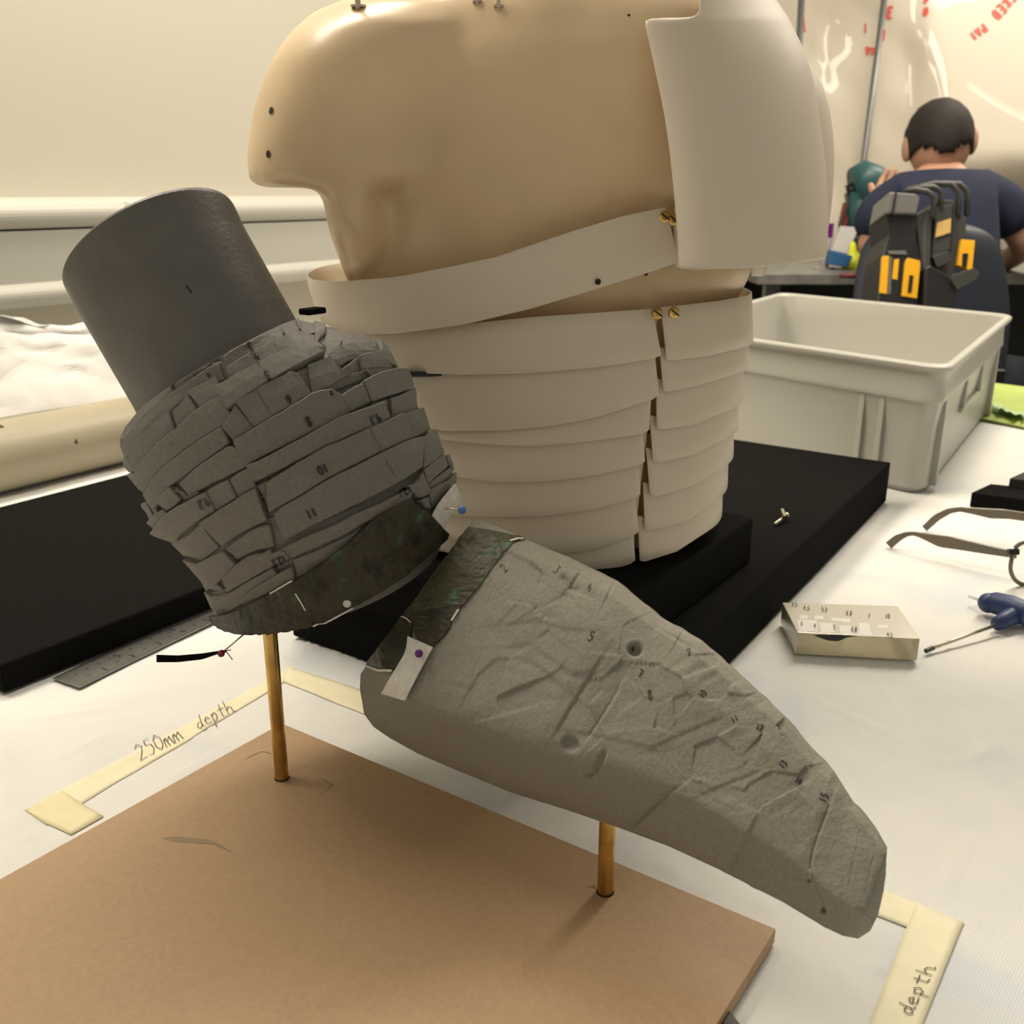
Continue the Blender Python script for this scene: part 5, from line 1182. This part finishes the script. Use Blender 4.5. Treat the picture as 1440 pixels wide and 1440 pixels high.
# t-shirt
shJ = [(hip+Vector((0, 0, .02)), (.17, .12)), ((hip+chest_)/2, (.165, .12)), (q(1316, 345), (.17, .125)), (q(1320, 285), (.14, .105)), (q(1322, 256, PD+.01), (.085, .07)),
       (q(1262, 285), .075), (q(1236, 300, PD+.01), .072), (q(1222, 342, PD+.02), .065), (q(1385, 275), .078), (q(1412, 292, PD+.01), .075), (q(1438, 326, PD+.02), .068)]
skinmesh('t_shirt', shJ, [(0, 1), (1, 2), (2, 3), (3, 4), (3, 5), (5, 6), (6, 7), (3, 8), (8, 9), (9, 10)], M['navy'])
skinmesh('trousers', [(hip, .13), (hip+Vector((-.09, .05, 0)), .09), (kneeL, .075), (anL, .06), (hip+Vector((.09, .05, 0)), .09), (kneeR, .075), (anR, .06)], [(0, 1), (1, 2), (2, 3), (0, 4), (4, 5), (5, 6)], mat('dark_denim', (.02, .022, .03), .9))
for a in (anL, anR): MB().ball(a+Vector((0, .06, -.03)), .05, 16, 10, (.9, 2.2, .7)).out('shoe', M['dark_rubber'], pr, smooth=True)
# right hand works on the desk; things held there
o = MB().tube([q(1398, 366, PD+.24), q(1392, 392, PD+.3)], .012, 10).out('hand_tool', M['paper'], smooth=True); tag(o, 'pale work piece held in the right hand of the seated person', 'work piece')

# ================================================================== hanging polythene and posts
SD = 3.75
shd = empty('plastic_curtain', Q(1280, 500, SD), 'translucent polythene sheeting with red print hung behind the seated person', 'plastic sheeting')
shd.location.z = -.75
nx, ny = 150, 90; xs_ = np.linspace(1085, 1560, nx); ys_ = np.linspace(-90, 700, ny)
XX, YY = np.meshgrid(xs_, ys_)
sag = .05*np.sin((XX-1250)/60+(YY)/160)+.05*vnoise(XX+YY*.55, YY*.25, 1/75, 61)+.03*vnoise(XX-YY*.8, YY*.2, 1/48, 62)
flat = np.clip((XX-1265)/50, 0, 1)*np.clip((330-YY)/120, 0, 1); flat = flat*flat*(3-2*flat); sag = sag*(1-.97*flat)+flat*.27*np.clip((YY+40)/1400*3.75, 0, 2)
att = np.clip(np.abs(XX-1240+YY*.13)/60, 0, 1); sag = sag*(.25+.75*att)
def spt(x, y):
    s = float(np.interp(0, [0], [0])); i = (x-xs_[0])/(xs_[-1]-xs_[0])*(nx-1); j = (y-ys_[0])/(ys_[-1]-ys_[0])*(ny-1); i = min(max(i, 0), nx-1.001); j = min(max(j, 0), ny-1.001)
    a, b_ = int(i), int(j); return Q(x, y, SD)+Vector((0, 0, 0)), sag[b_, a]
pn = Vector((.10, -1, .0)).normalized(); p0 = Q(1280, 267, SD)
V = []
for j in range(ny):
    for i in range(nx): V.append(PN(xs_[i], ys_[j], p0, pn)+pn*float(sag[j, i]))
mesh('polythene_film', V, [(j*nx+i, (j+1)*nx+i, (j+1)*nx+i+1, j*nx+i+1) for j in range(ny-1) for i in range(nx-1)], M['sheet'], shd, smooth=True, solid=.0004)
film = BVHTree.FromPolygons(V, [(j*nx+i, (j+1)*nx+i, (j+1)*nx+i+1, j*nx+i+1) for j in range(ny-1) for i in range(nx-1)])
def onF(x, y):
    h, n = hit(film, x, y, (x, y+1)); return h+n*.003, n
M['tube'] = mat('tube_glow', (1, 1, 1)); bt_ = M['tube'].node_tree.nodes['Principled BSDF']; bt_.inputs['Emission Color'].default_value = (1, .93, .78, 1); bt_.inputs['Emission Strength'].default_value = 16
tp_ = []
for x, y in ((1362, 119), (1445, 170)):
    h, n = hit(film, x, y, (x, y+1)); r = (h-CAM).normalized(); rr_ = r-n*2*r.dot(n); tp_.append(h+rr_*((1.72-h.z)/max(rr_.z, .05)))
tdir = (tp_[1]-tp_[0]).normalized(); te = empty('strip_light', tp_[0], 'bare fluorescent tube light hanging over the far desk, seen reflected in the polythene', 'light')
MB().tube([tp_[0], tp_[0]+tdir*1.2], .008, 10).out('tube', M['tube'], te, smooth=True)
MB().box(tp_[0]+tdir*.6+Vector((0, 0, .04)), tdir*.62, tdir.cross(Vector((0, 0, 1)))*.03, Vector((0, 0, .02))).out('batten', M['white_pl'], te, bevel=.003)
def red(t, x, y, s, dx, dy, wd=.012, up=None, adv=1.0):
    mb = MB(); text_px(mb, onF, t, x, y, s, dx, dy, wd, up=up, adv=adv); mb.out('red_lettering', M['red'], shd)
red('CKED', 1411, 10, 14, -.66, .75, .009, up=(.72, .66), adv=1.25); red('PAI', 1375, 46, 12, -.78, .62, .008, up=(.62, .78), adv=1.2)
red('M', 1224, 71, 10, .1, 1) if 0 else red('N', 1224, 71, 9, 1, .1) if 0 else None
for t, x, y, s in (('KE', 1247, 17, 15), ('P', 1303, 1, 10), ('D', 1302, 17, 10), ('VI', 1224, 72, 11), ('I', 1242, 50, 16)): red(t, x, y, s, .97, .15, .010)
red('I', 1217, 40, 14, 1, 0, .006); red('I', 1130, 30, 30, 1, -.1, .006)
for x0, y0, x1, y1, r in ((1251, -60, 1190, 420, .011), (1130, -60, 1106, 420, .012)):
    a = PN(x0, y0, p0-pn*-.05, pn); b_ = PN(x1, y1, p0-pn*-.05, pn); bot_ = a+(b_-a)*((a.z+.75)/(a.z-b_.z))
    o = MB().tube([Vector((bot_.x, bot_.y, -.76)), a+(a-b_)*.1], r, 12).out('curtain_pole', M['rods'], smooth=True)
    tag(o, 'thin grey upright pole at the left end of the polythene, partly behind the torso plate' if x0 < 1200 else 'thin grey upright pole in the polythene left of the seated person', 'pole')
